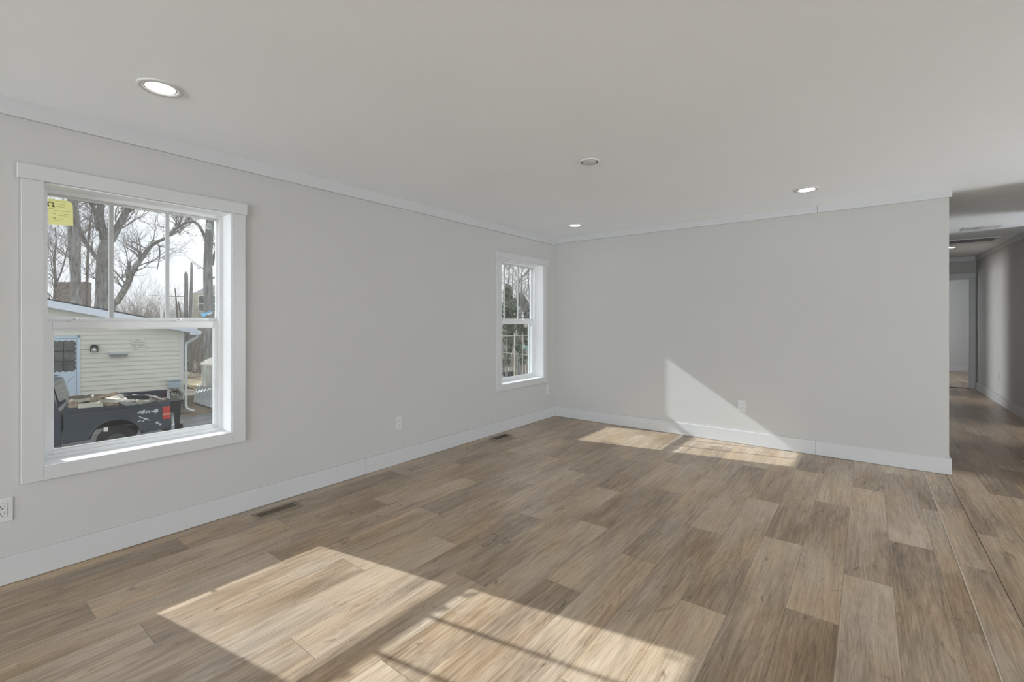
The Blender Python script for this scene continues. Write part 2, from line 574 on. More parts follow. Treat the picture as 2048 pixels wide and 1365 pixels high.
def window(n, y0, y1):
    root = thing('window_%d' % n, {1: 'large white double-hung window nearest the camera', 2: 'white double-hung window beside the far corner'}[n],
                 'window', (0, (y0 + y1) / 2, OZ0), kind='structure')
    T, V = M['trim'], M['vinyl']
    # casing: flat boards, head board wider than the sides
    MB().box(0, 0.019, y0 - 0.0815, y0, 0.488, OZ1).build('side_casing', T, root, bevel=0.0015, world=True)
    MB().box(0, 0.019, y1, y1 + 0.0815, 0.488, OZ1).build('side_casing', T, root, bevel=0.0015, world=True)
    MB().box(0, 0.026, y0 - 0.096, y1 + 0.091, OZ1, 2.123).build('head_casing', T, root, bevel=0.0015, world=True)
    MB().box(0, 0.019, y0 + 0.0008, y1 - 0.0008, 0.488, OZ0).build('apron_casing', T, root, bevel=0.0015, world=True)
    D = -0.118
    MB().box(-.2, 0.0, y0, y0 + 0.006, OZ0 + .004, OZ1 - .006).box(-.2, 0.0, y1 - 0.006, y1, OZ0 + .004, OZ1 - .006).box(-.2, 0.0, y0, y1, OZ1 - 0.006, OZ1) \
        .build('jamb', M['jamb'], root, world=True)
    MB().box(-.2, 0.0185, y0 + .0005, y1 - .0005, OZ0 - 0.0, OZ0 + 0.004).build('sill', M['jamb'], root, bevel=0.002, world=True)
    # vinyl frame with track grooves
    fr = MB()
    a, b_ = y0 + 0.006, y1 - 0.006
    for s0, s1, lo, hi in ((D, D - .014, .024, .024), (D - .014, D - .044, .013, .013), (D - .044, D - .050, .022, .022), (D - .050, -0.205, .014, .014)):
        fr.box(s1, s0, a, a + lo, OZ0 + .004, OZ1 - .006).box(s1, s0, b_ - hi, b_, OZ0 + .004, OZ1 - .006)
        fr.box(s1, s0, a + lo, b_ - hi, OZ1 - lo - .004, OZ1 - .006).box(s1, s0, a + lo, b_ - hi, OZ0 + .004, OZ0 + lo)
    fr.build('frame', V, root, world=True)
    # lower sash (inner track)
    la, lb = y0 + 0.017, y1 - 0.017
    gx = -0.147
    ls = MB()
    x1, x0 = -0.131, -0.162
    ga, gb, gz0, gz1 = y0 + 0.051, y1 - 0.055, 0.606, 1.274
    ls.box(x0, x1, la, ga, 0.577, 1.314).box(x0, x1, gb, lb, 0.577, 1.314).box(x0, x1, ga, gb, 0.577, gz0).box(x0, x1, ga, gb, gz1, 1.314)
    lo = ls.build('lower_sash', V, root, bevel=0.003, world=True)
    bead = MB()
    bw = 0.006
    bead.box(gx + .003, x1 - .006, ga, ga + bw, gz0, gz1).box(gx + .003, x1 - .006, gb - bw, gb, gz0, gz1).box(gx + .003, x1 - .006, ga + bw, gb - bw, gz0, gz0 + bw).box(gx + .003, x1 - .006, ga + bw, gb - bw, gz1 - bw, gz1)
    bead.build('glazing_bead', V, lo, world=True)
    MB().box(gx - .002, gx + .002, ga - .004, gb + .004, gz0 - .004, gz1 + .004).build('pane', M['glass'], lo, world=True)
    for ly in (y0 + 0.163, y1 - 0.239):
        lk = MB()
        lk.box(-0.160, -0.134, ly - .034, ly + .034, 1.314, 1.320)
        lk.lathe([(0, 0), (.013, 0), (.013, .010), (.009, .014), (0, .014)], (-0.147, ly, 1.320), 16)
        lk.obox((-0.140, ly + .012, 1.329), (.006, 0, 0), (0, .020, .002), (0, 0, .003))
        lk.build('sash_lock', V, lo, bevel=0.001, world=True)
    # upper sash (outer track)
    ux0, ux1 = -0.198, -0.170
    ua, ub = y0 + 0.018, y1 - 0.018
    uga, ugb, uz0, uz1 = y0 + 0.030, y1 - 0.031, 1.338, 2.014
    us = MB()
    us.box(ux0, ux1, ua, uga, 1.290, 2.030).box(ux0, ux1, ugb, ub, 1.290, 2.030).box(ux0, ux1, uga, ugb, 1.290, uz0).box(ux0, ux1, uga, ugb, uz1, 2.030)
    uo = us.build('upper_sash', V, root, bevel=0.002, world=True)
    MB().box(-0.188, -0.184, uga - .003, ugb + .003, uz0 - .003, uz1 + .003).build('pane', M['glass'], uo, world=True)
    for q in (1, 2):
        my = uga + (ugb - uga) * q / 3
        MB().box(-0.1945, -0.1775, my - .010, my + .010, uz0, uz1).build('grille_bar', M['grille'], uo, world=True)
    # half screen outside the lower sash
    sf = MB()
    sx0, sx1 = -0.222, -0.206
    sf.box(sx0, sx1, la, la + .02, .575, 1.312).box(sx0, sx1, lb - .02, lb, .575, 1.312).box(sx0, sx1, la + .02, lb - .02, .575, .592).box(sx0, sx1, la + .02, lb - .02, 1.296, 1.312)
    so = sf.build('screen_frame', V, root, world=True)
    MB().add([(-.214, la + .02, .592), (-.214, lb - .02, .592), (-.214, lb - .02, 1.296), (-.214, la + .02, 1.296)], [(0, 1, 2, 3)]).build('insect_screen', M['screen'], so, world=True)
    return root


for n_, (a_, b_) in OPEN.items():
    window(n_, a_, b_)

# ------------------------------------------------------------------ fittings on the ceiling
def downlight(label, loc, r=0.092):
    t = thing('recessed_light', label, 'ceiling light', loc, group='recessed ceiling lights')
    ring = MB()
    ring.lathe([(r, 0.0), (r, -0.003), (r * .95, -0.0065), (r * .76, -0.0065), (r * .72, -0.003), (r * .70, 0.0)], n=40)
    ring.build('trim_ring', M['plastic'], t, smooth=True)
    MB().lathe([(r * .71, -0.0012), (r * .66, -0.0030), (r * .64, -0.0030)], n=40).build('baffle', M['lens_rim'], t, smooth=True)
    MB().lathe([(r * .645, -0.0030), (r * .60, -0.0042), (0, -0.0044)], n=40).build('lens', M['lens'], t, smooth=True)
    return t


l0 = downlight('lit recessed ceiling light above the large near window', (0.728, -4.678, H))
for lab, loc in (('lit recessed ceiling light near the far corner of the windowed wall', (0.683, -0.640, H)),
                 ('lit recessed ceiling light above the right part of the back wall', (3.005, -0.735, H)),
                 ('lit recessed light half hidden by the wall end in the hall', (4.486, 4.91, HZ(4.91)))):
    c = copy_tree(l0)
    c.location = loc
    c['label'] = lab

t = thing('smoke_detector', 'round white smoke detector plate on the middle of the ceiling', 'smoke detector', (1.867, -2.499, H))
MB().lathe([(.068, 0), (.068, -.0055), (.065, -.008), (.059, -.008), (.0575, -.0065), (.0575, -.001)], n=40).build('base_ring', M['plastic'], t, smooth=True)
MB().lathe([(.0575, -.0012), (.0500, -.0012)], n=40).build('gap_ring', M['slot'], t, smooth=True)
MB().lathe([(.0505, -.001), (.0505, -.007), (.046, -.0095), (0, -.0105)], n=40).build('cover', M['plastic'], t, smooth=True)
MB().box(-.002, .002, -.066, -.048, -.0095, -.005).build('latch', M['grey_plastic'], t)
MB().lathe([(0, -.0122), (.005, -.0122), (.006, -.0095)], (.025, 0, 0), 14).build('test_button', M['grey_plastic'], t)


# supply register and big return grille in the hall ceiling
t = thing('ceiling_register', 'small white two-section register on the hall ceiling', 'air vent', (4.533, 2.73, HZ(2.73)))
fr = MB()
for (xa, xb, ya, yb) in ((-.17, .17, -.135, -.105), (-.17, .17, .105, .135), (-.17, -.14, -.105, .105), (.14, .17, -.105, .105), (-.012, .012, -.105, .105)):
    fr.box(xa, xb, ya, yb, -.008, 0.004)
fr.build('frame', M['plastic'], t, bevel=0.002)
for (xa, xb, tilt) in ((-.14, -.012, .5), (.012, .14, -.5)):
    lv = MB()
    for k in range(7):
        yy = -.09 + .03 * k
        lv.obox((0.5 * (xa + xb), yy, -.004), ((xb - xa) / 2, 0, 0), (0, .010 * math.cos(tilt), .010 * math.sin(tilt)), (0, 0, .0008))
    lv.build('louvre', M['plastic'], t)
t.rotation_euler = (0.0135, 0, 0)
t = thing('return_grille', 'wide white return air grille on the hall ceiling beyond the register', 'air vent', (4.50, 4.13, HZ(4.13)))
fr = MB()
for (xa, xb, ya, yb) in ((-.40, .40, -.25, -.22), (-.40, .40, .22, .25), (-.40, -.37, -.22, .22), (.37, .40, -.22, .22)):
    fr.box(xa, xb, ya, yb, -.010, 0.004)
fr.build('frame', M['plastic'], t, bevel=0.002)
lv = MB()
for k in range(15):
    yy = -.205 + .0293 * k
    lv.obox((0, yy, -.005), (.37, 0, 0), (0, .008, .0008), (0, 0, .0004))
lv.build('louvre', M['plastic'], t)
gr = MB()
for k in range(23):
    gr.box(-.355 + .032 * k, -.352 + .032 * k, -.22, .22, -.0075, -.0055)
gr.build('cross_bars', M['plastic'], t)
MB().box(-.37, .37, -.22, .22, -.0006, 0.003).build('duct', M['slot'], t)
t.rotation_euler = (0.0135, 0, 0)

# ------------------------------------------------------------------ outlets
def make_outlet(label, loc, rz):
    t = thing('wall_outlet', label, 'outlet', loc, rz, 'white wall outlets')      # faces +x
    pl = MB()
    w, h = .0365, .0600
    pl.prism([(0, -w, -h), (0, w, -h), (0, w, h), (0, -w, h)], (.0045, 0, 0))
    pl.build('cover_plate', M['plastic'], t, bevel=0.0022)
    ins = MB().box(.0040, .0062, -.0165, .0165, -.0335, .0335).build('receptacle', M['plastic'], t, bevel=0.001)
    MB().box(.0044, .0047, -.0180, .0180, -.0350, -.0338).box(.0044, .0047, -.0180, .0180, .0338, .0350) \
        .box(.0044, .0047, -.0180, -.0168, -.035, .035).box(.0044, .0047, .0168, .0180, -.035, .035).build('seam', M['grey_plastic'], ins)
    sl = MB()
    for zc in (-.0185, .0165):
        sl.box(.0061, .0066, -.0085, -.0062, zc - .0005, zc + .008).box(.0061, .0066, .0060, .0078, zc + .0005, zc + .0072)
        sl.lathe([(0, .0002), (.0029, .0002), (.0029, 0)], (.0062, 0, zc - .008), 12, 'x')
    sl.build('slots', M['slot'], ins)
    return t


o0 = make_outlet('white outlet cut by the left edge of the photo, below the near window', (0, -5.132, 0.374), 0)
for lab, loc, rz in (('white outlet on the windowed wall between the two windows', (0, -2.671, 0.378), 0),
                     ('white outlet beneath the far window beside the corner', (0, -0.186, 0.390), 0),
                     ('white outlet on the back wall touching the sunlit triangle', (2.352, 0, 0.404), -math.pi / 2),
                     ('small white outlet on the right wall of the hall', (5.06, 5.02, 0.44), math.pi)):
    c = copy_tree(o0)
    c.location = loc
    c.rotation_euler = (0, 0, rz)
    c['label'] = lab


# floor registers along the left wall
def floor_register(label, x0, x1, y0, y1, open_part):
    t = thing('floor_register', label, 'floor vent', ((x0 + x1) / 2, (y0 + y1) / 2, 0), group='brown floor registers')
    hx, hy = (x1 - x0) / 2, (y1 - y0) / 2
    fr = MB()
    fw = .024
    for a in ((-hx, -hx + fw, -hy, hy), (hx - fw, hx, -hy, hy), (-hx + fw, hx - fw, -hy, -hy + fw), (-hx + fw, hx - fw, hy - fw, hy)):
        fr.box(*a, 0.0, .006)
    fr.build('frame', M['register'], t, bevel=0.002)
    MB().box(-hx + fw, hx - fw, -hy + fw, hy - fw, .0004, .0010).build('duct', M['slot'], t)
    lv = MB()
    n = 20
    if open_part:
        for k in range(n):
            yy = -hy + fw + (2 * hy - 2 * fw) * (k + .5) / n
            lv.obox((0, yy, .0036), (hx - fw, 0, 0), (0, .0021, 0), (0, 0, .0018))
        lv.build('louvre', M['register'], t)
    else:
        for k in range(5):
            xx = -hx + fw + (2 * hx - 2 * fw) * (k + .5) / 5
            lv.obox((xx, 0, .0014), (.0045, 0, .0006), (0, hy - fw, 0), (0, 0, .0004))
        lv.build('damper', plain('dark_brown_metal', (0.10, 0.07, 0.045), 0.5), t)
    return t


floor_register('brown slotted floor register below the gap beside the near window', .106, .234, -4.010, -3.708, True)
floor_register('brown floor register with a dark open slot nearer the far corner', .078, .208, -1.508, -1.210, False)

# ------------------------------------------------------------------ stickers on the near window
Y1a = OPEN[1][0]
paper = plain('yellow_paper', (0.68, 0.67, 0.40), 0.6, var=0.05)
pn, pl2 = paper.node_tree.nodes, paper.node_tree.links
p_tl = pn.new('ShaderNodeBsdfTranslucent'); p_tl.inputs['Color'].default_value = (0.86, 0.84, 0.54, 1)
p_mx = pn.new('ShaderNodeMixShader'); p_mx.inputs['Fac'].default_value = 0.45
pl2.new(pn['Principled BSDF'].outputs[0], p_mx.inputs[1]); pl2.new(p_tl.outputs[0], p_mx.inputs[2])
pl2.new(p_mx.outputs[0], pn['Material Output'].inputs['Surface'])
ink = plain('label_ink', (0.10, 0.10, 0.05), 0.6)
ink2 = plain('label_ink_faint', (0.33, 0.33, 0.15), 0.6)
GXU = -0.1835                                         # inner face of the upper pane
def upane(px, py): return hit(px, py, (GXU, 0, 0), Vector((1, 0, 0)))
t = thing('yellow_sticker', 'yellow paper energy sticker on the upper left of the near window', 'sticker', upane(120, 425))
c4 = [upane(*p) for p in ((95.5, 397), (135, 402), (143, 406), (145.5, 412), (146.5, 452), (97, 448.5))]
MB().prism([p + Vector((.0006, 0, 0)) for p in c4], (.0006, 0, 0)).build('paper', paper, t, world=True)
logo = MB()
cpt = upane(101.2, 408.6) + Vector((.0014, 0, 0))
arc = [cpt + Vector((0, .0115 * math.cos(w), .0115 * math.sin(w))) for w in [math.radians(-50 + 280 * k / 16) for k in range(17)]]
logo.tube(arc, .0026, 5)
for s in (-1, 1):
    logo.obox(cpt + Vector((0, s * .0105, -.0115)), (.0012, 0, 0), (0, .0055, 0), (0, 0, .0022))
logo.build('emblem', ink, t, world=True)
lines = MB()
def stroke(mb, xa, ya, xb, yb, h=.0015):
    a, b_ = upane(xa, ya), upane(xb, yb)
    off = Vector((.0014, 0, 0))
    mb.obox((a + b_) / 2 + off, (.0004, 0, 0), (b_ - a) / 2, (0, 0, h))
for (xa, ya, xb, yb) in ((110, 402.5, 131, 405.5), (112, 408, 130, 410.5), (113, 413, 128, 415), (96.5, 417, 107, 418), (108, 421.5, 141, 424), (107, 430, 133, 433),
                         (108, 437.5, 126, 439.5), (109, 441, 124, 442.5)):
    stroke(lines, xa, ya, xb, yb, .0008)
lines.build('print', ink2, t, world=True)
for (xa, ya, xb, yb) in ((105.5, 427, 106.8, 427.2), (109, 427, 111.5, 427.3), (129, 429.3, 131, 429.6), (133.2, 429.6, 135.2, 429.9), (105.5, 436, 107, 436.1), (109, 436, 111.5, 436.3)):
    nums = MB()
    stroke(nums, xa, ya, xb, yb, .0018)
    nums.build('figure', ink, t, world=True)

clear = glass_mat('clear_film', (0.93, 0.95, 0.94), 0.9, (0.86, 0.9, 0.88))
t = thing('round_sticker', 'round clear sticker with a green emblem in the upper right of the near window', 'sticker', upane(417, 451))
c0 = upane(416.5, 452.5)
MB().lathe([(0, .0006), (.0245, .0006), (.0245, .0002)], c0 + Vector((.0004, 0, 0)), 28, 'x').build('film', clear, t, world=True)
green = plain('green_ink', (0.22, 0.33, 0.28), 0.6)
mk = MB()
for (dy, dz, r) in ((-.0125, .0015, .0062), (.0085, -.0035, .0075)):
    p = c0 + Vector((.0014, dy, dz))
    mk.tube([p + Vector((0, r * .62 * math.cos(w), r * math.sin(w))) for w in [2 * math.pi * k / 16 for k in range(17)]], .0011, 4)
mk.obox(c0 + Vector((.0014, .0085, -.0035)), (.0004, 0, 0), (0, .004, 0), (0, 0, .001))
mk.build('emblem', green, t, world=True)

t = thing('blue_tag', 'blue and white tape tag at the lower right of the upper pane', 'tag', upane(412, 629))
q = [upane(*p) for p in ((401, 626.5), (409, 626), (422, 621.5), (424.5, 623.5), (412, 631), (409, 634), (404, 633))]
MB().prism([p + Vector((.0006, 0, 0)) for p in q], (.0006, 0, 0)).build('tape', plain('blue_tape', (0.25, 0.55, 0.80), 0.5), t, world=True)
q = [upane(*p) for p in ((413, 629.5), (423.5, 624), (424, 627.5), (415, 631))]
MB().prism([p + Vector((.0014, 0, 0)) for p in q], (.0005, 0, 0)).build('label', plain('white_tape', (0.85, 0.86, 0.85), 0.5), t, world=True)
def lpane(px, py): return hit(px, py, (-0.1448, 0, 0), Vector((1, 0, 0)))
white_tag = plain('white_tag', (0.70, 0.72, 0.71), 0.5)
q = [lpane(*p) for p in ((207.5, 855.8), (216.2, 855.2), (216, 863.4), (207, 864))]
tag(MB().prism([p + Vector((.0004, 0, 0)) for p in q], (.0006, 0, 0)).build('paper_tag', white_tag), 'tiny square white tag on the lower pane of the near window', 'tag')
q = [lpane(*p) for p in ((420.3, 849), (428, 846.8), (428, 848.8), (422.2, 850.4), (422, 854), (420, 854.2))]
tag(MB().prism([p + Vector((.0004, 0, 0)) for p in q], (.0008, 0, 0)).build('corner_clip', white_tag), 'small white corner clip at the lower right of the near pane', 'clip')
# ------------------------------------------------------------------ outside the windows
Z = Vector((0, 0, 1))
gravel = plain('gravel_drive', (0.20, 0.205, 0.20), 0.95, var=0.35, scale=1.8, bump=0.5, bscale=40)
lawn = plain('dry_lawn', (0.30, 0.25, 0.155), 0.95, var=0.45, scale=0.9, bump=0.6, bscale=25)
leaf_litter = plain('leaf_litter', (0.17, 0.135, 0.10), 0.95, var=0.5, scale=1.3, bump=0.6, bscale=20)
g = MB()
NX, NY = 40, 60
for j in range(NY + 1):
    for i in range(NX + 1):
        x = -0.3 - 95.0 * (i / NX) ** 1.3
        y = -50 + 150.0 * j / NY
        far = max(0.0, -x - 26.0)
        z = G - .02 + 0.035 * far + 0.10 * math.sin(x * .35 + y * .21) * min(1, far / 8) + 0.03 * max(0, y - 22)
        g.v.append(Vector((x, y, z)))
for j in range(NY):
    for i in range(NX):
        a = j * (NX + 1) + i
        g.f.append((a, a + NX + 1, a + NX + 2, a + 1))
def ground_z(x, y):
    far = max(0.0, -x - 26.0)
    return G - .02 + 0.035 * far + 0.10 * math.sin(x * .35 + y * .21) * min(1, far / 8) + 0.03 * max(0, y - 22)
go = g.build('ground', leaf_litter, smooth=True)
tag(go, kind='structure')
struct(MB().box(-15.2, -2.0, -30, 3.2, G - .02, G + .005), 'ground_drive', gravel, 'grey gravel drive between the two houses')
def gp(px, py, dz=0.0):
    """point on the level ground outside seen at a pixel"""
    d = ray(px, py)
    return CAM + d * ((G + dz - CAM.z) / d.z)
lw = MB()
L0, L1 = gp(360, 789), gp(440, 806)
lw.prism([gp(350, 764), gp(440, 800), gp(460, 770), gp(440, 751), gp(330, 749)], (0, 0, .012))
struct(lw, 'ground_lawn', lawn, 'dry tan grass beside the neighbouring house')
struct(MB().box(-13.0, -0.35, 6.0, 40.0, G - .01, G + .012), 'ground_yard', leaf_litter, 'brown yard beyond the far window')
struct(MB().prism([gp(985, 748), gp(1028, 744), gp(1028, 735), gp(985, 735)], (0, 0, .015)), 'ground_path', plain('pale_path', (0.55, 0.53, 0.47), 0.9, var=.1), 'pale path strip beyond the far window')

# ---- neighbouring house -------------------------------------------------
HU = Vector((0.225, 0.974, 0)).normalized()         # along its gable wall, to the right
HN = Vector((HU.y, -HU.x, 0))                       # its outward normal, towards this house
HB = at(365, 640, 16.6)
HB = Vector((HB.x, HB.y, G))
house = thing('neighbour_house', 'cream lap-sided house with a pale blue-white gable edge outside the near window', 'house', HB)
def hw(px, py, off=0.0):
    return hit(px, py, HB + HN * off, HN)
def hloc(p):                                        # (along wall, height above ground)
    d = p - HB
    return d.dot(HU), d.z
def hp(u, z, n=0.0):
    return HB + HU * u + HN * n + Z * z
siding = plain('cream_siding', (0.735, 0.730, 0.640), 0.55, var=0.04, scale=1.2)
hwhite = plain('house_white', (0.70, 0.76, 0.84), 0.5, var=0.02)
shingle = plain('roof_shingle', (0.10, 0.10, 0.11), 0.9, var=0.3, scale=14)
ra, rb = hw(88, 601, .30), hw(300, 640, .30)
ua, za = hloc(ra); ub, zb = hloc(rb)
SL = (za - zb) / (ua - ub)                           # rake slope (negative: falls to the right)
def rake(u): return zb + SL * (u - ub)
UR = -5.6                                            # ridge
EAVE_U = 0.42
course = 0.150
sd = MB()
k = 0
z = 0.45
while z < rake(UR):
    z1 = z + course
    # clip each course by the gable line
    for (uu0, uu1) in ((UR, 0.0), (2 * UR, UR)):
        def lim(zz):
            if uu1 == 0.0:
                return min(0.0, UR if zz >= rake(UR) else (zz - zb) / SL + ub)
            m_ = 2 * UR - min(0.0, UR if zz >= rake(UR) else (zz - zb) / SL + ub)
            return m_
        e0, e1 = lim(z), lim(z1)
        if uu1 == 0.0:
            q = [hp(UR, z, .024), hp(e0, z, .024), hp(e1, z1, .004), hp(UR, z1, .004)]
            qb = [hp(UR, z, .0), hp(e0, z, .0), hp(e0, z, .024), hp(UR, z, .024)]
        else:
            q = [hp(e0, z, .024), hp(UR, z, .024), hp(UR, z1, .004), hp(e1, z1, .004)]
            qb = [hp(e0, z, 0), hp(UR, z, 0), hp(UR, z, .024), hp(e0, z, .024)]
        sd.add(q, [(0, 1, 2, 3)]).add(qb, [(0, 1, 2, 3)])
    z = z1
sd.build('siding', siding, house, world=True)
bodyh = MB()
bodyh.prism([hp(0, 0), hp(0, min(rake(0), 3.1)), hp(UR, rake(UR)), hp(2 * UR, min(rake(0), 3.1)), hp(2 * UR, 0)], -HN * 4.6)
bodyh.build('wall', siding, house, world=True)
MB().prism([hp(0.01, 0, .012), hp(0.01, .45, .012), hp(2 * UR, .45, .012), hp(2 * UR, 0, .012)], -HN * .3).build('foundation', plain('block_grey', (.3, .3, .29), .9), house, world=True)
MB().prism([hp(-.09, .40, .034), hp(.03, .40, .034), hp(.03, 3.0, .034), hp(-.09, 3.0, .034)], -HN * .13).build('corner_trim', plain('cream_trim', (.74, .75, .70), .5), house, world=True)
rf = MB()
t_ = .10
for sgn in (1, -1):
    def mu(u): return u if sgn == 1 else 2 * UR - u
    poly = [hp(mu(UR), rake(UR), .34), hp(mu(EAVE_U), rake(EAVE_U), .34), hp(mu(EAVE_U), rake(EAVE_U) + t_ * .6, .34), hp(mu(UR), rake(UR) + t_ * .6, .34)]
    rf.prism([p + Z * .02 for p in poly], -HN * 5.3)
rf.build('roof', shingle, house, world=True)
fb = MB()
for sgn in (1, -1):
    def mu(u): return u if sgn == 1 else 2 * UR - u
    fb.prism([hp(mu(UR), rake(UR) - .19, .36), hp(mu(EAVE_U), rake(EAVE_U) - .19, .36), hp(mu(EAVE_U), rake(EAVE_U) + .035, .36), hp(mu(UR), rake(UR) + .035, .36)], -HN * .03)
    fb.prism([hp(mu(UR), rake(UR) - .17, .33), hp(mu(0.02), rake(0.02) - .17, .33), hp(mu(0.02), rake(.02) - .15, .33), hp(mu(UR), rake(UR) - .15, .33)], -HN * .33)
fb.build('rake_board', hwhite, house, world=True)
gz_ = rake(EAVE_U) - .10
gu = MB()
gu.prism([hp(EAVE_U - .22, gz_ - .12, .36), hp(EAVE_U + .10, gz_ - .12, .36), hp(EAVE_U + .13, gz_, .36), hp(EAVE_U - .22, gz_, .36)], -HN * 5.2)
gu.build('gutter', hwhite, house, world=True)
ds = MB()
pts = [hp(EAVE_U + .02, gz_ - .10, .22), hp(EAVE_U + .0, gz_ - .20, .20), hp(.12, gz_ - .42, .10), hp(.10, gz_ - .55, .08), hp(.10, .30, .08), hp(.13, .16, .10), hp(.33, .06, .22)]
ds.tube(pts, .048, 4)
ds.build('downspout', plain('downspout_white', (.66, .71, .72), .45), house, world=True)
# storm door with a scalloped window
door = MB()
dR, zT = hloc(hw(160.5, 672))
dB = .55
dL = dR - 1.16
fw = .085
door.prism([hp(dL + fw, dB, .03), hp(dR - fw, dB, .03), hp(dR - fw, zT - fw, .03), hp(dL + fw, zT - fw, .03)], -HN * .04)
dblue = plain('door_blue_white', (.62, .73, .85), .45, var=.02)
do = door.build('storm_door', dblue, house, world=True)
dfm = MB()
for (u0, u1, z0, z1) in ((dL, dL + fw - .012, dB, zT), (dR - fw + .012, dR, dB, zT), (dL, dR, zT - fw + .012, zT)):
    dfm.prism([hp(u0, z0, .05), hp(u1, z0, .05), hp(u1, z1, .05), hp(u0, z1, .05)], -HN * .06)
dfm.build('door_frame', dblue, house, world=True)
u1w, z1w = hloc(hw(152.2, 681.5)); u0w = dL + .19; _, z0w = hloc(hw(150, 742.5))
def scallop(ua, ub, zA, zB, n, r):
    pts = []
    nu, nz = max(3, n), max(3, int(n * (zB - zA) / (ub - ua)))
    def edge(p, q, k):
        for i in range(k):
            a = p + (q - p) * (i / k); b = p + (q - p) * ((i + 1) / k)
            nrm = (b - a).normalized(); out = Vector((nrm.y, -nrm.x))
            for s in range(6):
                tt = s / 6
                pts.append(a + (b - a) * tt + out * r * math.sin(math.pi * tt))
    c = [Vector((ua, zA)), Vector((ub, zA)), Vector((ub, zB)), Vector((ua, zB))]
    edge(c[0], c[1], nu); edge(c[1], c[2], nz); edge(c[2], c[3], nu); edge(c[3], c[0], nz)
    return pts
sp_ = scallop(u0w + .03, u1w - .03, z0w + .03, z1w - .03, 6, .04)
MB().prism([hp(p.x, p.y, .034) for p in sp_], HN * .004).build('pane', plain('door_glass', (.13, .135, .125), .12, var=.5, scale=3, spec=.6), do, world=True)
mun = MB()
for q in (1, 2):
    uu = u0w + (u1w - u0w) * q / 3
    mun.prism([hp(uu - .012, z0w + .02, .039), hp(uu + .012, z0w + .02, .039), hp(uu + .012, z1w - .02, .039), hp(uu - .012, z1w - .02, .039)], HN * .004)
    zz = z0w + (z1w - z0w) * q / 3
    mun.prism([hp(u0w + .02, zz - .012, .039), hp(u1w - .02, zz - .012, .039), hp(u1w - .02, zz + .012, .039), hp(u0w + .02, zz + .012, .039)], HN * .004)
mun.build('muntin', plain('dark_muntin', (.05, .05, .05), .5), do, world=True)
xb = MB()                                             # crossbuck on the lower panel
for s in (1, -1):
    a_, b_ = hp(dL + .16 if s == 1 else dR - .16, dB + .12, .036), hp(dR - .16 if s == 1 else dL + .16, z0w - .12, .036)
    dv = (b_ - a_).normalized(); sd_ = dv.cross(HN) * .035
    xb.prism([a_ - sd_, b_ - sd_, b_ + sd_, a_ + sd_], HN * .008)
xb.build('crossbuck', dblue, do, world=True)
MB().prism([hp(dL + .12, z0w - .105, .034), hp(hloc(hw(117.5, 748))[0], z0w - .105, .034), hp(hloc(hw(117.5, 748))[0], z0w - .085, .034), hp(dL + .12, z0w - .085, .034)], HN * .02) \
    .build('handle', plain('dark_handle', (.04, .04, .045), .4), do, world=True)
MB().prism([hp(dL - .2, 0, .9), hp(dR + .2, 0, .9), hp(dR + .2, .5, .9), hp(dL - .2, .5, .9)], -HN * .86).build('door_step', plain('step_concrete', (.33, .33, .32), .9), house, world=True)
# things fixed to that wall
blackm = plain('black_metal', (.03, .03, .03), .5)
pl_ = hw(189, 696, .03)
t = thing('porch_lamp', 'small dark porch lamp on the cream siding beside the white door', 'lamp', pl_)
s_ = 16.9 / 922
lam = MB()
wv, hv = 5.6 * s_, 8.0 * s_
arcp = [pl_ + HU * (wv * math.cos(a)) + Z * (wv * math.sin(a) + .01) for a in [math.pi * k / 12 for k in range(13)]]
lam.prism(arcp, HN * .16)
lam.build('hood', blackm, t, world=True)
fr = MB()
for sgn in (-1, 1):
    fr.obox(pl_ + HU * (sgn * wv * .85) - Z * (hv * .42) + HN * .14, HU * .012, HN * .012, Z * hv * .45)
fr.obox(pl_ - Z * hv * .88 + HN * .14, HU * wv * .9, HN * .012, Z * .01)
MB().obox(pl_, HU * .06, HN * .01, Z * .07).build('back_plate', blackm, t, world=True)
fr.build('cage', blackm, t, world=True)
MB().lathe([(0, 0), (.05, .0), (.055, .08), (.04, .14), (0, .14)], pl_ - Z * hv * .86 + HN * .10, 14).build('lamp_glass', plain('frosted_glass', (.8, .82, .82), .3), t, smooth=True, world=True)
pm = hw(237.5, 708.5, .03)
t = thing('mailbox', 'small grey wall mailbox on the cream siding', 'mailbox', pm)
mw, mh = 12.4 * s_, 4.0 * s_
MB().prism([pm - HU * mw - Z * mh, pm - HU * mw - Z * mh + HN * .10, pm - HU * mw + Z * mh * .1 + HN * .12, pm - HU * mw + Z * mh * .1], HU * (2 * mw)).build('box', plain('mail_grey', (.33, .34, .33), .45), t, world=True)
MB().prism([pm - HU * (mw + .01) + Z * mh * .12, pm - HU * (mw + .01) + Z * mh * .12 + HN * .135, pm - HU * (mw + .01) + Z * mh * .3 + HN * .13, pm - HU * (mw + .01) + Z * mh], HU * (2 * mw + .02)) \
    .build('lid', plain('mail_lid', (.50, .53, .56), .4), t, world=True)
MB().obox(pm + HU * mw * .92 - Z * .03 + HN * .06, HU * .006, HN * .05, Z * .035).build('flag', blackm, t, world=True)
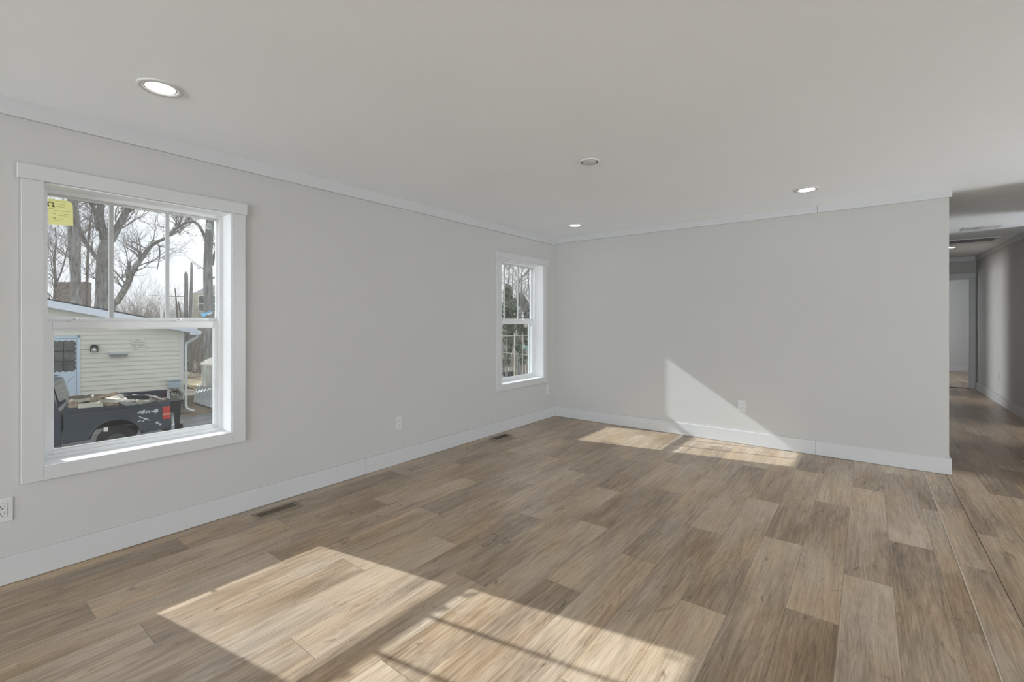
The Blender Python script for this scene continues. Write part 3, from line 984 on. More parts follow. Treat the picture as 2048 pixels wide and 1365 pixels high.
# faded lettering on the siding (too far off to read)
pf = hw(275, 692, .03)
t = thing('faded_sign', 'faded unreadable lettering on a square of the cream siding', 'sign', pf)
MB().prism([hw(262, 678, .027), hw(290, 677.5, .027), hw(290, 702.5, .027), hw(262, 703, .027)], HN * .003).build('panel', siding, t, world=True)
fadeink = plain('faded_ink', (.42, .42, .38), .7)
for (xa, xb_, yy) in ((271, 281, 681), (265, 287, 685.5), (263, 287.5, 689.5), (264, 274, 692), (276, 287.5, 691.5), (265.5, 274, 696), (276, 286, 695), (265, 279, 699.5)):
    n_seg = int((xb_ - xa) / 1.6)
    fl_ = MB()
    for q in range(n_seg):
        x0_ = xa + (xb_ - xa) * q / n_seg
        fl_.prism([hw(x0_, yy - .8, .031), hw(x0_ + 1.1, yy - .85, .031), hw(x0_ + 1.1, yy + .7, .031), hw(x0_, yy + .75, .031)], HN * .002)
    fl_.build('text_line', fadeink, t, world=True)
# electric box, its cable coil
pe = hw(348.5, 767.5, .02)
t = thing('electric_box', 'pale blue-grey electric box low on the corner of the cream house', 'electric box', pe)
bgrey = plain('box_blue_grey', (.42, .50, .58), .45)
ew, eh = .17, .145
MB().prism([pe - HU * ew - Z * eh, pe + HU * ew - Z * eh, pe + HU * ew + Z * eh * .8, pe - HU * ew + Z * eh * .8], HN * .16).build('box', bgrey, t, bevel=.01, world=True)
MB().prism([pe - HU * (ew + .01) + Z * eh * .8, pe + HU * (ew + .01) + Z * eh * .8, pe + HU * (ew + .01) + Z * eh, pe - HU * (ew + .01) + Z * eh], HN * .19).build('lid', bgrey, t, world=True)
for q in (-.10, -.04, .06):
    MB().tube([pe + HU * q - Z * eh + HN * .06, pe + HU * (q + .02) - Z * (eh + .10) + HN * .07, pe + HU * (q * .4 + .04) - Z * (eh + .22) + HN * .06], .008, 6).build('wire', blackm, t, world=True)
t = thing('cable_coil', 'loose coil of thin black cable hanging under the electric box', 'cable', hw(347, 788, .05))
cc = hw(347, 788, .06)
for q in range(5):
    rr = .085 + .02 * q
    MB().tube([cc + HU * (rr * math.cos(w) * (1 + .08 * q) + .012 * q) + Z * (rr * .95 * math.sin(w) - .01 * q) + HN * (.01 * q) for w in [2 * math.pi * k / 22 for k in range(23)]], .0085, 5).build('loop', blackm, t, world=True)
MB().tube([cc + HU * .06 + Z * .05, cc + HU * .20 + Z * .02, cc + HU * .26 - Z * .22, cc + HU * .29 - Z * .55], .009, 5).build('tail', blackm, t, world=True)

# ---- pickup truck, local frame: +x forward, +y its left side, z up ---------
TR = CAM + ray(337, 800) * 11.87
TC = CAM + ray(138, 815) * 10.85
fwd = Vector((-.262, -.965, 0)).normalized()
left = Vector((-fwd.y, fwd.x, 0))
navy = plain('navy_paint', (.036, .050, .074), .28, var=.1, spec=.5, coat=.6)
tglass = plain('truck_glass', (.05, .07, .085), .08, spec=.8)
rubber = plain('tyre_rubber', (.02, .02, .02), .85)
chrome = plain('bumper_chrome', (.55, .58, .58), .25, metal=.8)
silver = plain('decal_silver', (.72, .75, .76), .35)
hubm = plain('hub_grey', (.07, .072, .075), .5)
liner = plain('bed_liner', (.03, .032, .036), .6)
truck = thing('pickup_truck', 'dark navy pickup truck with a loaded open bed outside the near window', 'truck', (TR.x, TR.y, G), math.atan2(fwd.y, fwd.x))
# the side we see is the left one (towards this house) when y = 0; body extends to y = -1.9
sgn_side = 1 if (CAM - TR).dot(left) > 0 else -1
def ty(y): return y * sgn_side
HR, WB = 1.31, 3.55
def side_panel(y0, y1, name):
    """bedside with a round wheel arch"""
    arch = [(1.02 + .47 * math.cos(a), .44 + .47 * math.sin(a)) for a in [math.pi * k / 14 for k in range(15)]]
    poly = [(-.02, .62), (.10, .52), (1.02 - .0 + -.47 - .02, .50)]
    poly = [(-.03, .58)] + [(x, max(z, .50)) for x, z in reversed(arch)] + [(1.96, .46), (1.96, HR - .02), (1.9, HR), (.02, HR), (-.03, HR - .05)]
    mb = MB()
    mb.prism([(x, y0, z) for x, z in poly], (0, y1 - y0, 0))
    return mb.build(name, navy, truck, bevel=.012)
for (y0, y1) in ((ty(0), ty(-.08)), (ty(-1.82), ty(-1.90))):
    s1 = side_panel(y0, y1, 'bed_side')
    MB().box(0.0, 1.94, min(y0, y1) - .012, max(y0, y1) + .012, HR - .012, HR + .03).build('rail_cap', navy, s1, bevel=.008)
    lip = [(1.02 + .50 * math.cos(a), (y0 if y0 * sgn_side > -1 else y1), .44 + .50 * math.sin(a)) for a in [math.pi * (.05 + .9 * k / 16) for k in range(17)]]
    MB().tube(lip, .03, 6).build('wheel_arch', navy, s1, smooth=True)
    MB().box(.05, 1.90, (y0 if y0 * sgn_side > -1 else y1) - .012, (y0 if y0 * sgn_side > -1 else y1) + .012, HR - .145, HR - .125).build('body_crease', navy, s1, bevel=.006)
MB().box(-.04, .03, min(ty(-.08), ty(-1.82)), max(ty(-.08), ty(-1.82)), .60, HR).build('tailgate', navy, truck, bevel=.012)
MB().box(.0, 1.96, min(ty(-.08), ty(-1.82)), max(ty(-.08), ty(-1.82)), .72, .76).build('bed_floor', liner, truck)
tl = plain('tail_red', (.60, .035, .03), .25, coat=.5)
amber = plain('tail_pale', (.70, .30, .20), .25, coat=.5)
for y in (ty(.0), ty(-1.90)):
    s = 1 if abs(y) < .5 else -1
    ya_, yb_ = sorted((y + s * sgn_side * .012, y - s * sgn_side * .13))
    lt = MB().box(-.040, .125, ya_, yb_, .80, 1.13).build('tail_light', tl, truck, bevel=.02)
    MB().box(-.043, .120, ya_ - .003, yb_ + .003, .905, .955).build('reverse_lens', amber, lt, bevel=.004)
MB().box(-.13, -.05, min(ty(.0), ty(-1.93)), max(ty(.0), ty(-1.90)), .50, .66).build('bumper', chrome, truck, bevel=.03)
# cab, bonnet
cabp = [(1.99, .42), (1.99, 1.22), (2.05, 1.30), (2.18, 1.84), (2.35, 1.90), (3.45, 1.90), (3.62, 1.84), (4.25, 1.28), (5.35, 1.18), (5.50, 1.05), (5.52, .50), (5.40, .42),
        (5.12, .42)] + [(4.64 + .47 * math.cos(a), .44 + .47 * math.sin(a)) for a in [math.pi * k / 14 for k in range(1, 14)]] + [(4.16, .42)]
cb = MB()
cb.prism([(x, ty(-.02), z) for x, z in cabp], (0, ty(-1.86), 0))
cabo = cb.build('cab', navy, truck, bevel=.02)
for y in (ty(-.015), ty(-1.885)):
    MB().prism([(2.22, y, 1.36), (3.05, y, 1.36), (3.05, y, 1.80), (2.33, y, 1.80)], (0, .008 * sgn_side * (1 if abs(y) < 1 else -1), 0)).build('side_window', tglass, cabo)
    MB().prism([(3.12, y, 1.36), (4.02, y, 1.36), (3.56, y, 1.80), (3.12, y, 1.80)], (0, .008 * sgn_side * (1 if abs(y) < 1 else -1), 0)).build('side_window', tglass, cabo)
MB().prism([(2.055, ty(-.25), 1.36), (2.055, ty(-1.65), 1.36), (2.160, ty(-1.60), 1.79), (2.160, ty(-.30), 1.79)], (-.008, 0, .002)).build('rear_window', tglass, cabo)
MB().prism([(3.66, ty(-.18), 1.82), (3.66, ty(-1.72), 1.82), (4.22, ty(-1.80), 1.32), (4.22, ty(-.10), 1.32)], (.008, 0, .008)).build('windscreen', tglass, cabo)
for x, y in ((1.02, ty(-.12)), (1.02, ty(-1.78)), (4.64, ty(-.12)), (4.64, ty(-1.78))):
    w_ = MB()
    w_.lathe([(.20, -.11), (.34, -.12), (.385, -.09), (.385, .09), (.34, .12), (.20, .11)], (x, y, .385), 28, 'y')
    wo = w_.build('wheel', rubber, truck, smooth=True)
    MB().lathe([(0, -.07), (.10, -.085), (.21, -.10), (.21, .10), (.10, .085), (0, .07)], (x, y, .385), 20, 'y').build('hub', hubm, wo, smooth=True)
# 4x4 lettering and short white strokes on the near bedside, drawn on its plane
Minv = Matrix.Translation((TR.x, TR.y, G)) @ Matrix.Rotation(math.atan2(fwd.y, fwd.x), 4, 'Z')
Minv = Minv.inverted()
def tside(px, py, off=.003):
    w = hit(px, py, Vector((TR.x, TR.y, 0)) + left * sgn_side * off, left)
    return Minv @ w
dn = Vector((0, .003 * sgn_side, 0))
dec = MB()
def dstroke(mb, pts, w=1.1):
    for (a, b_) in zip(pts, pts[1:]):
        pa, pb = tside(*a), tside(*b_)
        dv = (pb - pa).normalized()
        sdv = dv.cross(Vector((0, 1, 0))) * (w * 11.6 / 922 / 2)
        pa, pb = pa - dv * .008, pb + dv * .008
        mb.prism([pa - sdv, pb - sdv, pb + sdv, pa + sdv], dn)
dstroke(dec, [(287.5, 821.5), (276, 826.2), (290, 825.2)], 2.4); dstroke(dec, [(289.3, 820.8), (284.3, 828.6)], 2.4)
dec.build('numeral', silver, truck); dec = MB()
dstroke(dec, [(293.5, 822.3), (299, 826.0)], 1.8); dstroke(dec, [(300, 821.6), (292, 826.6)], 1.8)
dec.build('cross', silver, truck); dec = MB()
dstroke(dec, [(313.5, 819.5), (303, 824.4), (316.5, 823.2)], 2.4); dstroke(dec, [(315.2, 818.8), (310.6, 826.6)], 2.4)
dec.build('numeral', silver, truck)
for pts, w in (([(278, 833), (286, 837)], 1.6), ([(287, 836.5), (294, 838.5)], 2.2), ([(291, 838), (285, 844)], 1.8), ([(281, 841.5), (276, 844)], 1.8), ([(294, 839), (299, 841)], 1.2),
               ([(311, 844.5), (316, 847)], 1.7), ([(316.5, 843.5), (312, 848)], 1.2), ([(318, 847.5), (322, 850)], 2.2), ([(318, 851), (322.5, 848)], 1.1)):
    mark_mb = MB()
    dstroke(mark_mb, pts, w)
    mark_mb.build('pale_mark', silver, truck)

# ---- debris in the truck bed, each piece its own thing ------------------
def bed(px, py, h):
    """point above the bed at height h over ground, seen at a pixel"""
    d = ray(px, py)
    return CAM + d * ((G + h - CAM.z) / d.z)
def plank(name, label, cat, a, b_, w, th, mat, group='scrap in the truck bed', h=(1.25, 1.25)):
    pa, pb = bed(*a, h[0]), bed(*b_, h[1])
    dv = (pb - pa)
    L_ = dv.length / 2
    dv.normalize()
    sdv = dv.cross(Z).normalized()
    up = sdv.cross(dv)
    o = MB().obox((pa + pb) / 2, dv * L_, sdv * w / 2, up * th / 2).build(name, mat, bevel=.004)
    return tag(o, label, cat, group)
cream = plain('cream_board', (.66, .64, .54), .6, var=.1, scale=6)
pine = plain('old_pine', (.34, .26, .185), .75, var=.3, scale=7)
dkw = plain('dark_wood', (.14, .115, .095), .8, var=.3, scale=7)
plast = plain('broken_plaster', (.50, .50, .47), .9, var=.2, scale=9)
plank('scrap_board', 'cream board lying along the near rail at the cab end of the truck bed', 'board', (158, 812.0), (208, 808.5), .17, .10, cream, h=(1.36, 1.36))
plank('scrap_board', 'cream board slanting up behind the near cream board', 'board', (143, 803.5), (186, 795.5), .24, .09, cream, h=(1.46, 1.52))
plank('scrap_board', 'brown broken board beside the cab below a cream board', 'board', (141, 809), (160, 808), .22, .14, pine, h=(1.40, 1.40))
plank('scrap_board', 'long dark board behind the boards at the cab end', 'board', (140, 796), (180, 792), .10, .08, dkw, h=(1.56, 1.60))
plank('scrap_board', 'thin grey stick rising above the rubble behind the door edge', 'board', (162, 794), (180, 787.5), .04, .04, plast, h=(1.58, 1.66))
plank('scrap_board', 'wide brown board leaning up in the middle of the truck bed', 'board', (193, 797), (224, 789), .30, .07, pine, h=(1.52, 1.62))
plank('scrap_board', 'pale board under the brown board in the middle of the bed', 'board', (203, 800), (238, 802), .16, .08, cream, h=(1.46, 1.44))
plank('scrap_stick', 'thin white stick lying diagonally over the rubble', 'stick', (215, 808.5), (266, 797.5), .035, .03, plain('white_stick', (.8, .8, .76), .5), h=(1.36, 1.50))
plank('scrap_board', 'dark board running towards the tailgate beside the tarp', 'board', (294, 792), (330, 802), .10, .05, dkw, h=(1.50, 1.38))
plank('scrap_board', 'bright pale strip at the tailgate corner of the bed', 'board', (312, 799), (321, 803), .05, .04, cream, h=(1.42, 1.36))
random.seed(5)
chunks = [(232, 797, .20, plast, 'grey plaster chunk behind the thin white stick'), (243, 792.5, .14, dkw, 'dark wood chunk right of the grey plaster chunk'),
          (228, 804, .22, pine, 'brown chunk in front of the pale middle board'), (259, 803, .22, plast, 'grey plaster chunk under the end of the white stick'),
          (274, 801, .20, pine, 'tan chunk below the dark tarp'), (298, 799, .20, plast, 'pale rounded chunk beside the tarp near the tailgate'),
          (188, 802, .16, dkw, 'dark chunk behind the near cream board'), (249, 800, .14, pine, 'small brown chunk beneath the white stick'), (285, 802, .18, cream, 'cream chunk between the tan and pale chunks')]
for (px, py, r, m_, lab) in chunks:
    c_ = bed(px, py, 1.40)
    mb = MB()
    ax = Vector((random.uniform(.6, 1), random.uniform(-.5, .5), random.uniform(-.3, .3))).normalized()
    ay = ax.cross(Z).normalized(); az = ax.cross(ay)
    n = 8
    rings = []
    prof = [(0, -.42), (.55, -.36), (.85, -.05), (.72, .28), (.3, .42), (0, .44)]
    mb.lathe([(q * r, hh * r * 1.1) for q, hh in prof], (0, 0, 0), 7)
    for v in mb.v:
        v *= random.uniform(.78, 1.18)
    mb.v = [c_ + ax * v.x * 1.25 + ay * v.y + az * v.z * .8 for v in mb.v]
    tag(mb.build('rubble_chunk', m_), lab, 'rubble', 'scrap in the truck bed')
# hidden load below the rail that carries the visible pieces
ld = MB()
nu, nv = 14, 8
for j in range(nv + 1):
    for i in range(nu + 1):
        x = .10 + 1.80 * i / nu; y = ty(-.10 - 1.70 * j / nv)
        ed = min(i, nu - i, 3) / 3 * min(j + .6, nv - j + .6, 2) / 2
        ld.v.append(Minv.inverted() @ Vector((x, y, 1.02 + ed * (.28 + random.uniform(-.05, .07)))))
for j in range(nv):
    for i in range(nu):
        a = j * (nu + 1) + i
        ld.f.append((a, a + 1, a + nu + 2, a + nu + 1))
tag(ld.build('rubble_heap', plain('rubble', (.22, .20, .18), .9, var=.5, scale=6)), 'loose rubble filling the bed of the navy pickup', 'rubble', kind='stuff')
tp = MB()
tarp_pts = [[(250, 791), (262, 789.5), (278, 790.5), (296, 789.5)], [(251, 795), (263, 793.5), (279, 795), (300, 794.5)], [(256, 799), (266, 797.5), (282, 799), (304, 799)]]
for j, row in enumerate(tarp_pts):
    for i, (px, py) in enumerate(row):
        tp.v.append(bed(px, py, 1.66 - .09 * j + .02 * math.sin(i * 2.1 + j)))
for j in range(2):
    for i in range(3):
        a = j * 4 + i
        tp.f.append((a, a + 1, a + 5, a + 4))
to = tp.build('tarp', plain('dark_tarp', (.035, .045, .06), .4), smooth=True)
sm_ = to.modifiers.new('thick', 'SOLIDIFY'); sm_.thickness = .03
sb_ = to.modifiers.new('sub', 'SUBSURF'); sb_.levels = 2; sb_.render_levels = 2
tag(to, 'dark blue-black tarp draped over the load near the tailgate', 'tarp', 'scrap in the truck bed')

# ---- wheelie bin --------------------------------------------------------
bb = CAM + ray(341, 800) * 13.9
t = thing('rubbish_bin', 'black wheelie bin standing behind the tail of the pickup', 'bin', (bb.x, bb.y, G), math.radians(14))
t.scale = (.78, .78, .95)
binm = plain('bin_plastic', (.022, .024, .026), .5)
mb = MB()
mb.add([(-.21, -.20, .04), (.21, -.20, .04), (.21, .20, .04), (-.21, .20, .04), (-.26, -.26, .93), (.26, -.26, .93), (.26, .26, .93), (-.26, .26, .93)],
       [(3, 2, 1, 0), (4, 5, 6, 7), (0, 1, 5, 4), (1, 2, 6, 5), (2, 3, 7, 6), (3, 0, 4, 7)])
mb.build('body', binm, t, bevel=.02)
MB().prism([(-.28, -.28, .93), (.28, -.28, .93), (.30, -.28, .97), (.0, -.28, 1.0), (-.30, -.28, .97)], (0, .58, 0)).build('lid', binm, t, bevel=.01)
for s in (-1, 1):
    MB().lathe([(0, -.025), (.11, -.025), (.11, .025), (0, .025)], (s * .2, .22, .11), 18, 'x').build('wheel', rubber, t)
MB().tube([(-.22, .30, .90), (-.22, .36, .93), (.22, .36, .93), (.22, .30, .90)], .016, 8).build('handle', binm, t)

# ---- metal shed and leaning sheet --------------------------------------
sc_ = CAM + ray(406, 800) * 20.4
SW = Vector((1.0, -.03, 0)).normalized()             # along its visible ribbed wall, to the right and nearer
SD = Vector((-SW.y, SW.x, 0))
sc_ = Vector((sc_.x, sc_.y, G))
shed = thing('metal_shed', 'small pale corrugated metal shed with a ribbed sloping roof past the cream house', 'shed', sc_)
tin = plain('pale_tin', (.90, .92, .92), .4, var=.05, scale=5, metal=.0)
tinr = plain('roof_tin', (.82, .76, .70), .4, var=.15, scale=5)
def ribbed(p0, du, dz, nrm, n, amp):
    """corrugated sheet: n ribs along du"""
    mb = MB()
    prof = []
    for k in range(n):
        for (fq, hq) in ((0, 0), (.18, 1), (.46, 1), (.64, 0)):
            prof.append(((k + fq) / n, hq * amp))
    prof.append((1.0, 0))
    vs = []
    for fq, hq in prof:
        vs.append(p0 + du * fq + nrm * hq); vs.append(p0 + du * fq + nrm * hq + dz)
    mb.add(vs, [(2 * i, 2 * i + 2, 2 * i + 3, 2 * i + 1) for i in range(len(prof) - 1)])
    return mb
sn_ = Vector((SW.y, -SW.x, 0))
if (CAM - sc_).dot(sn_) < 0: sn_ = -sn_
EH = 1.42
ribbed(sc_, SW * 2.6, Z * EH, sn_, 7, .075).build('ribbed_wall', tin, shed, world=True)
MB().prism([sc_ - sn_ * .01, sc_ + SW * 2.6 - sn_ * .01, sc_ + SW * 2.6 - sn_ * .01 + Z * EH, sc_ - sn_ * .01 + Z * EH], -sn_ * 2.4).build('body', tin, shed, world=True)
rise = (SW * .0 - sn_ * 1.25 + Z * .62)
ribbed(sc_ - SW * .10 + Z * EH + sn_ * .08, SW * 2.8, rise, Vector((0, 0, 1)), 10, .04).build('ribbed_roof', tinr, shed, world=True)
ribbed(sc_ - SW * .10 + Z * EH - sn_ * 2.45, SW * 2.8, (sn_ * 1.25 + Z * .62), Vector((0, 0, 1)), 10, .04).build('ribbed_roof', tinr, shed, world=True)
MB().prism([sc_ - SW * .09 + Z * (EH - .06) + sn_ * .06, sc_ + SW * 2.7 + Z * (EH - .06) + sn_ * .06, sc_ + SW * 2.7 + Z * (EH + .02) + sn_ * .06, sc_ - SW * .09 + Z * (EH + .02) + sn_ * .06], sn_ * .03).build('eave_trim', tin, shed, world=True)
lp0 = gp(386, 806)
sheet = ribbed(lp0 + Z * .02, (gp(424, 818) - lp0), (sc_ + Z * .50 + sn_ * .22 - lp0 - Z * .02), Vector((-.3, -.3, .9)).normalized(), 6, .03)
so = sheet.build('metal_sheet', plain('dull_tin', (.40, .43, .45), .45, var=.15, scale=5))
m_ = so.modifiers.new('thick', 'SOLIDIFY'); m_.thickness = .004
tag(so, 'ribbed grey metal sheet leaning against the foot of the shed', 'metal sheet')

# ---- trees --------------------------------------------------------------
bark = plain('grey_bark', (.27, .27, .265), .9, var=.35, scale=3, bump=.7, bscale=14, stretch=(3, 3, .6))
bark2 = plain('brown_bark', (.19, .175, .165), .9, var=.35, scale=3, bump=.6, bscale=14, stretch=(3, 3, .6))
twigm = plain('twig_brown', (.28, .265, .255), .9, var=.3)
def wobble(a, b_, n, amp):
    pts = [a]
    for k in range(1, n + 1):
        tt = k / n
        p = a.lerp(b_, tt)
        s = amp * (b_ - a).length * math.sin(math.pi * min(tt, .9))
        pts.append(p + Vector((random.uniform(-s, s), random.uniform(-s, s), random.uniform(-s, s))))
    return pts
def grow(mb, p, d, length, r, level):
    n = 4 if level else 3
    path, rad = [p], [r]
    q = p.copy(); dd = d.copy()
    kids = []
    for k in range(n):
        dd = (dd + Vector((random.uniform(-.32, .32), random.uniform(-.32, .32), random.uniform(-.14, .30)))).normalized()
        q = q + dd * (length / n)
        path.append(q.copy()); rad.append(r * (1 - .75 * (k + 1) / n))
        kids.append((q.copy(), dd.copy(), rad[-1]))
    mb.tube(path, rad, 4 if r > .02 else 3, caps=False)
    if level > 0:
        for (kp, kd, kr) in kids:
            for _ in range(random.choice((1, 2, 2))):
                side = Vector((random.uniform(-1, 1), random.uniform(-1, 1), random.uniform(-.3, .7)))
                nd = (kd * .75 + side * .8).normalized()
                grow(mb, kp, nd, length * random.uniform(.45, .7), max(kr * .6, .006), level - 1)
def limb(mb, tw, pts, d, twigs=0, tl=2.0, lev=2, n=8, dj=.25):
    """pts: (px, py, radius in px) of a limb, at distance d"""
    path, rad = [], []
    off = 0
    for k, (px, py, r) in enumerate(pts):
        off += random.uniform(-dj, dj) if k else 0
        path.append(at(px, py, d + off)); rad.append(r * d / F_PX)
    # smooth in between
    P_, R_ = [], []
    for k in range(len(path) - 1):
        p0 = path[max(k - 1, 0)]; p1 = path[k]; p2 = path[k + 1]; p3 = path[min(k + 2, len(path) - 1)]
        for s in range(3):
            tt = s / 3
            P_.append(.5 * ((2 * p1) + (p2 - p0) * tt + (2 * p0 - 5 * p1 + 4 * p2 - p3) * tt ** 2 + (3 * p1 - p0 - 3 * p2 + p3) * tt ** 3))
            R_.append(rad[k] + (rad[k + 1] - rad[k]) * tt)
    P_.append(path[-1]); R_.append(rad[-1])
    mb.tube(P_, R_, n)
    for _ in range(twigs):
        k = random.randrange(len(P_) // 4, len(P_) - 1)
        dv = (P_[k + 1] - P_[k]).normalized()
        side = Vector((random.uniform(-1, 1), random.uniform(-1, 1), random.uniform(-.2, .8))).normalized()
        grow(tw, P_[k], (dv * .5 + side).normalized(), tl * random.uniform(.6, 1.25), min(max(R_[k] * .35, .015), .06), lev)
    return P_, R_
def base_drop(px, py, r, d, r2=None):
    """extend a trunk from its lowest seen point down to the ground"""
    p = at(px, py, d)
    zz = ground_z(p.x, p.y)
    return (px, HOR + (CAM.z - zz + .15) / d * F_PX, r2 or r * 1.15)
def tree(label, d, trunks, group=None, tw_mat=None, b_mat=None, kind='tree'):
    """trunks: list of (points, twig count, twig length)"""
    p0 = trunks[0][0][0]
    b0 = base_drop(*p0, d)
    w = at(b0[0], b0[1], d)
    t = thing('bare_tree', label, 'tree', w, group=group)
    tr, tw = MB(), MB()
    for i, (pts, nt, tl, lev) in enumerate(trunks):
        if i == 0: pts = [b0] + pts
        limb(tr, tw, pts, d, nt, tl, lev)
    tr.build('trunk', b_mat or bark, t, smooth=True, world=True)
    if tw.v: tw.build('twigs', tw_mat or twigm, t, world=True)
    return t
random.seed(21)
tree('big forked bare tree rising behind the roof in the middle of the near window', 27.0, [
    ([(204, 640, 14), (206, 600, 12.5), (206, 560, 12), (208, 520, 12), (211, 498, 12), (213, 482, 10)], 4, 1.8, 2),
    ([(212, 490, 9), (206, 462, 7.5), (200, 440, 7), (201, 415, 6.3), (204, 380, 5.6), (203, 330, 4)], 8, 2.0, 2),
    ([(212, 492, 9), (226, 470, 8), (240, 447, 6.6), (253, 422, 6), (263, 402, 5.4), (282, 360, 4)], 10, 2.4, 2),
    ([(197, 460, 4.5), (192, 436, 3.6), (186, 410, 3), (181, 380, 2.6)], 3, 1.6, 2),
    ([(196, 520, 4), (184, 503, 3.6), (172, 485, 3.2), (160, 460, 2.6)], 5, 1.6, 2)])
tree('straight grey bare tree behind the yellow sticker', 25.0, [
    ([(154, 630, 9.5), (152, 590, 8.5), (151, 545, 8), (152, 500, 7.2), (153, 455, 6.6), (149, 420, 6), (147, 390, 5.6), (145, 340, 4.6)], 9, 1.9, 2),
    ([(147, 560, 4.5), (143, 520, 4), (140, 480, 3.8), (140, 440, 3.4), (138, 400, 3), (134, 360, 2.5)], 4, 1.5, 2)])
tree('fine many-branched bare tree at the left edge of the near window', 31.0, [
    ([(108, 640, 3.0), (109, 600, 2.6), (111, 560, 2.2), (108, 520, 1.7), (112, 485, 1.2), (110, 455, .8)], 22, 2.4, 2),
    ([(110, 575, 1.6), (122, 545, 1.4), (131, 515, 1.1), (136, 490, .8)], 10, 1.8, 2)])
tree('thin sapling between the two big trunks in the near window', 23.5, [
    ([(173, 610, 2.4), (174, 560, 2.2), (176, 500, 2.0), (179, 460, 1.6), (184, 418, 1.0)], 9, 1.3, 2)], b_mat=bark2)
tree('slim leaning tree slanting up to the right with a broken side stub', 22.0, [
    ([(224, 622, 6.2), (234, 604, 6), (247, 583, 5.8), (256, 566, 5.5), (263, 548, 5), (274, 530, 4.6), (287, 512, 4.2), (300, 494, 3.6), (314, 484, 3), (330, 477, 2.8),
      (345, 463, 2.7), (357, 452, 2.4), (362, 436, 1.6), (366, 418, 1.1)], 26, 1.5, 2),
    ([(258, 556, 3.6), (257, 540, 3.2), (259, 523, 2.7)], 2, .9, 1),
    ([(301, 496, 1.5), (306, 480, 1.2), (318, 492, 1.3), (319, 515, 1.1), (314, 540, .8)], 6, 1.0, 1),
    ([(330, 479, 1.6), (345, 468, 1.4), (356, 464, 1.2), (361, 470, .7)], 3, .9, 1)])
tree('tall grey tree at the right edge of the near window with an arching limb', 24.0, [
    ([(419, 700, 9.6), (418, 655, 9.2), (417, 600, 8.8), (416, 560, 8.4), (416, 520, 7.8), (418, 480, 7.2), (420, 440, 7), (422, 390, 6.4), (424, 330, 5)], 4, 1.6, 2),
    ([(412, 482, 4), (408, 470, 3.1), (402, 458, 2.7), (395, 448, 2.6), (384, 443.5, 2.6), (372, 446, 2.3), (362, 451, 2.2), (355, 458, 2)], 7, 1.2, 2),
    ([(387, 444, 1.8), (380, 436, 1.5), (370, 428, 1.2)], 2, .9, 1),
    ([(412, 545, 1.2), (404, 536, 1.0), (396, 537.5, .8)], 2, .7, 1),
    ([(424, 530, 3), (429, 508, 2.4), (434, 494, 1.8), (440, 478, 1.4)], 3, 1.2, 2)])
# snags and posts
def snag(name, label, cat, pts, d, mat):
    b0 = base_drop(*pts[0], d)
    mb = MB()
    P_, R_ = limb(mb, MB(), [b0] + pts, d, dj=.05)
    top, r = P_[-1], R_[-1]
    for k in range(4):
        a = 2 * math.pi * k / 4
        e = top + Vector((math.cos(a), math.sin(a), 0)) * r * .5
        mb.tube([e - Z * .1, e + Z * r * random.uniform(.8, 2.6)], [r * .45, .004], 4)
    return tag(mb.build(name, mat, smooth=True), label, cat)
snag('broken_trunk', 'thicker of two broken bare trunks standing left of the right-hand tree', 'tree trunk', [(371.5, 640, 4.2), (372, 600, 3.8), (372.5, 570, 3.4), (372, 548, 3.3)], 29, bark)
snag('broken_trunk', 'taller thinner broken trunk just left of the right-hand tree', 'tree trunk', [(381, 640, 3.2), (382, 600, 2.8), (383, 560, 2.5), (383, 528, 2.2)], 29, bark)
snag('wooden_post', 'thin leaning dark post left of the broken trunks', 'post', [(354.5, 640, 1.8), (353, 610, 1.5), (350, 578, .9)], 27, bark2)
snag('wooden_post', 'short dark post leaning beside the taller leaning post', 'post', [(361, 640, 1.6), (359.5, 620, 1.3), (357, 604, .8)], 27, bark2)
tag(MB().tube([at(300, 591, 33), at(335, 593, 30), at(368, 593.3, 29.2)], .02, 5).build('overhead_wire', blackm), 'thin dark wire running to the thicker broken trunk', 'wire')
wp = at(323.5, 640, 23.5)
tag(MB().box(wp.x - .05, wp.x + .05, wp.y - .05, wp.y + .05, G, at(323, 615, 23.5).z).build('white_post', plain('white_pipe', (.75, .8, .82), .5)), 'slim white post seen just above the sash rail', 'post')

# thickets: bundles of fine bare stems, each its own shrub
def thicket_mesh(n, hgt, spread, seed):
    random.seed(seed)
    mb = MB()
    for _ in range(n):
        a = random.uniform(0, 2 * math.pi); r = spread * math.sqrt(random.random())
        p = Vector((r * math.cos(a), r * math.sin(a), -.3))
        h_ = hgt * random.uniform(.55, 1.05)
        d = Vector((random.uniform(-.25, .25), random.uniform(-.25, .25), 1)).normalized()
        grow(mb, p, d, h_, random.uniform(.022, .045), 2)
    return mb
thm = plain('thicket_brown', (.30, .28, .25), .9, var=.35, scale=2)
protos = [thicket_mesh(20, 4.4, 2.0, 3), thicket_mesh(20, 3.4, 2.0, 4)]
def brush(name, label, spots, mat):
    """one mass of bare stems nobody could count"""
    mb = MB()
    for i, (px, d, sc, k) in enumerate(spots):
        p = at(px, 640, d)
        m4 = Matrix.Translation((p.x, p.y, ground_z(p.x, p.y))) @ Matrix.Rotation(i * 1.3, 4, 'Z') @ Matrix.Scale(sc, 4)
        mb.add([m4 @ v for v in protos[k].v], protos[k].f)
    return tag(mb.build(name, mat), label, 'thicket', None, 'stuff')
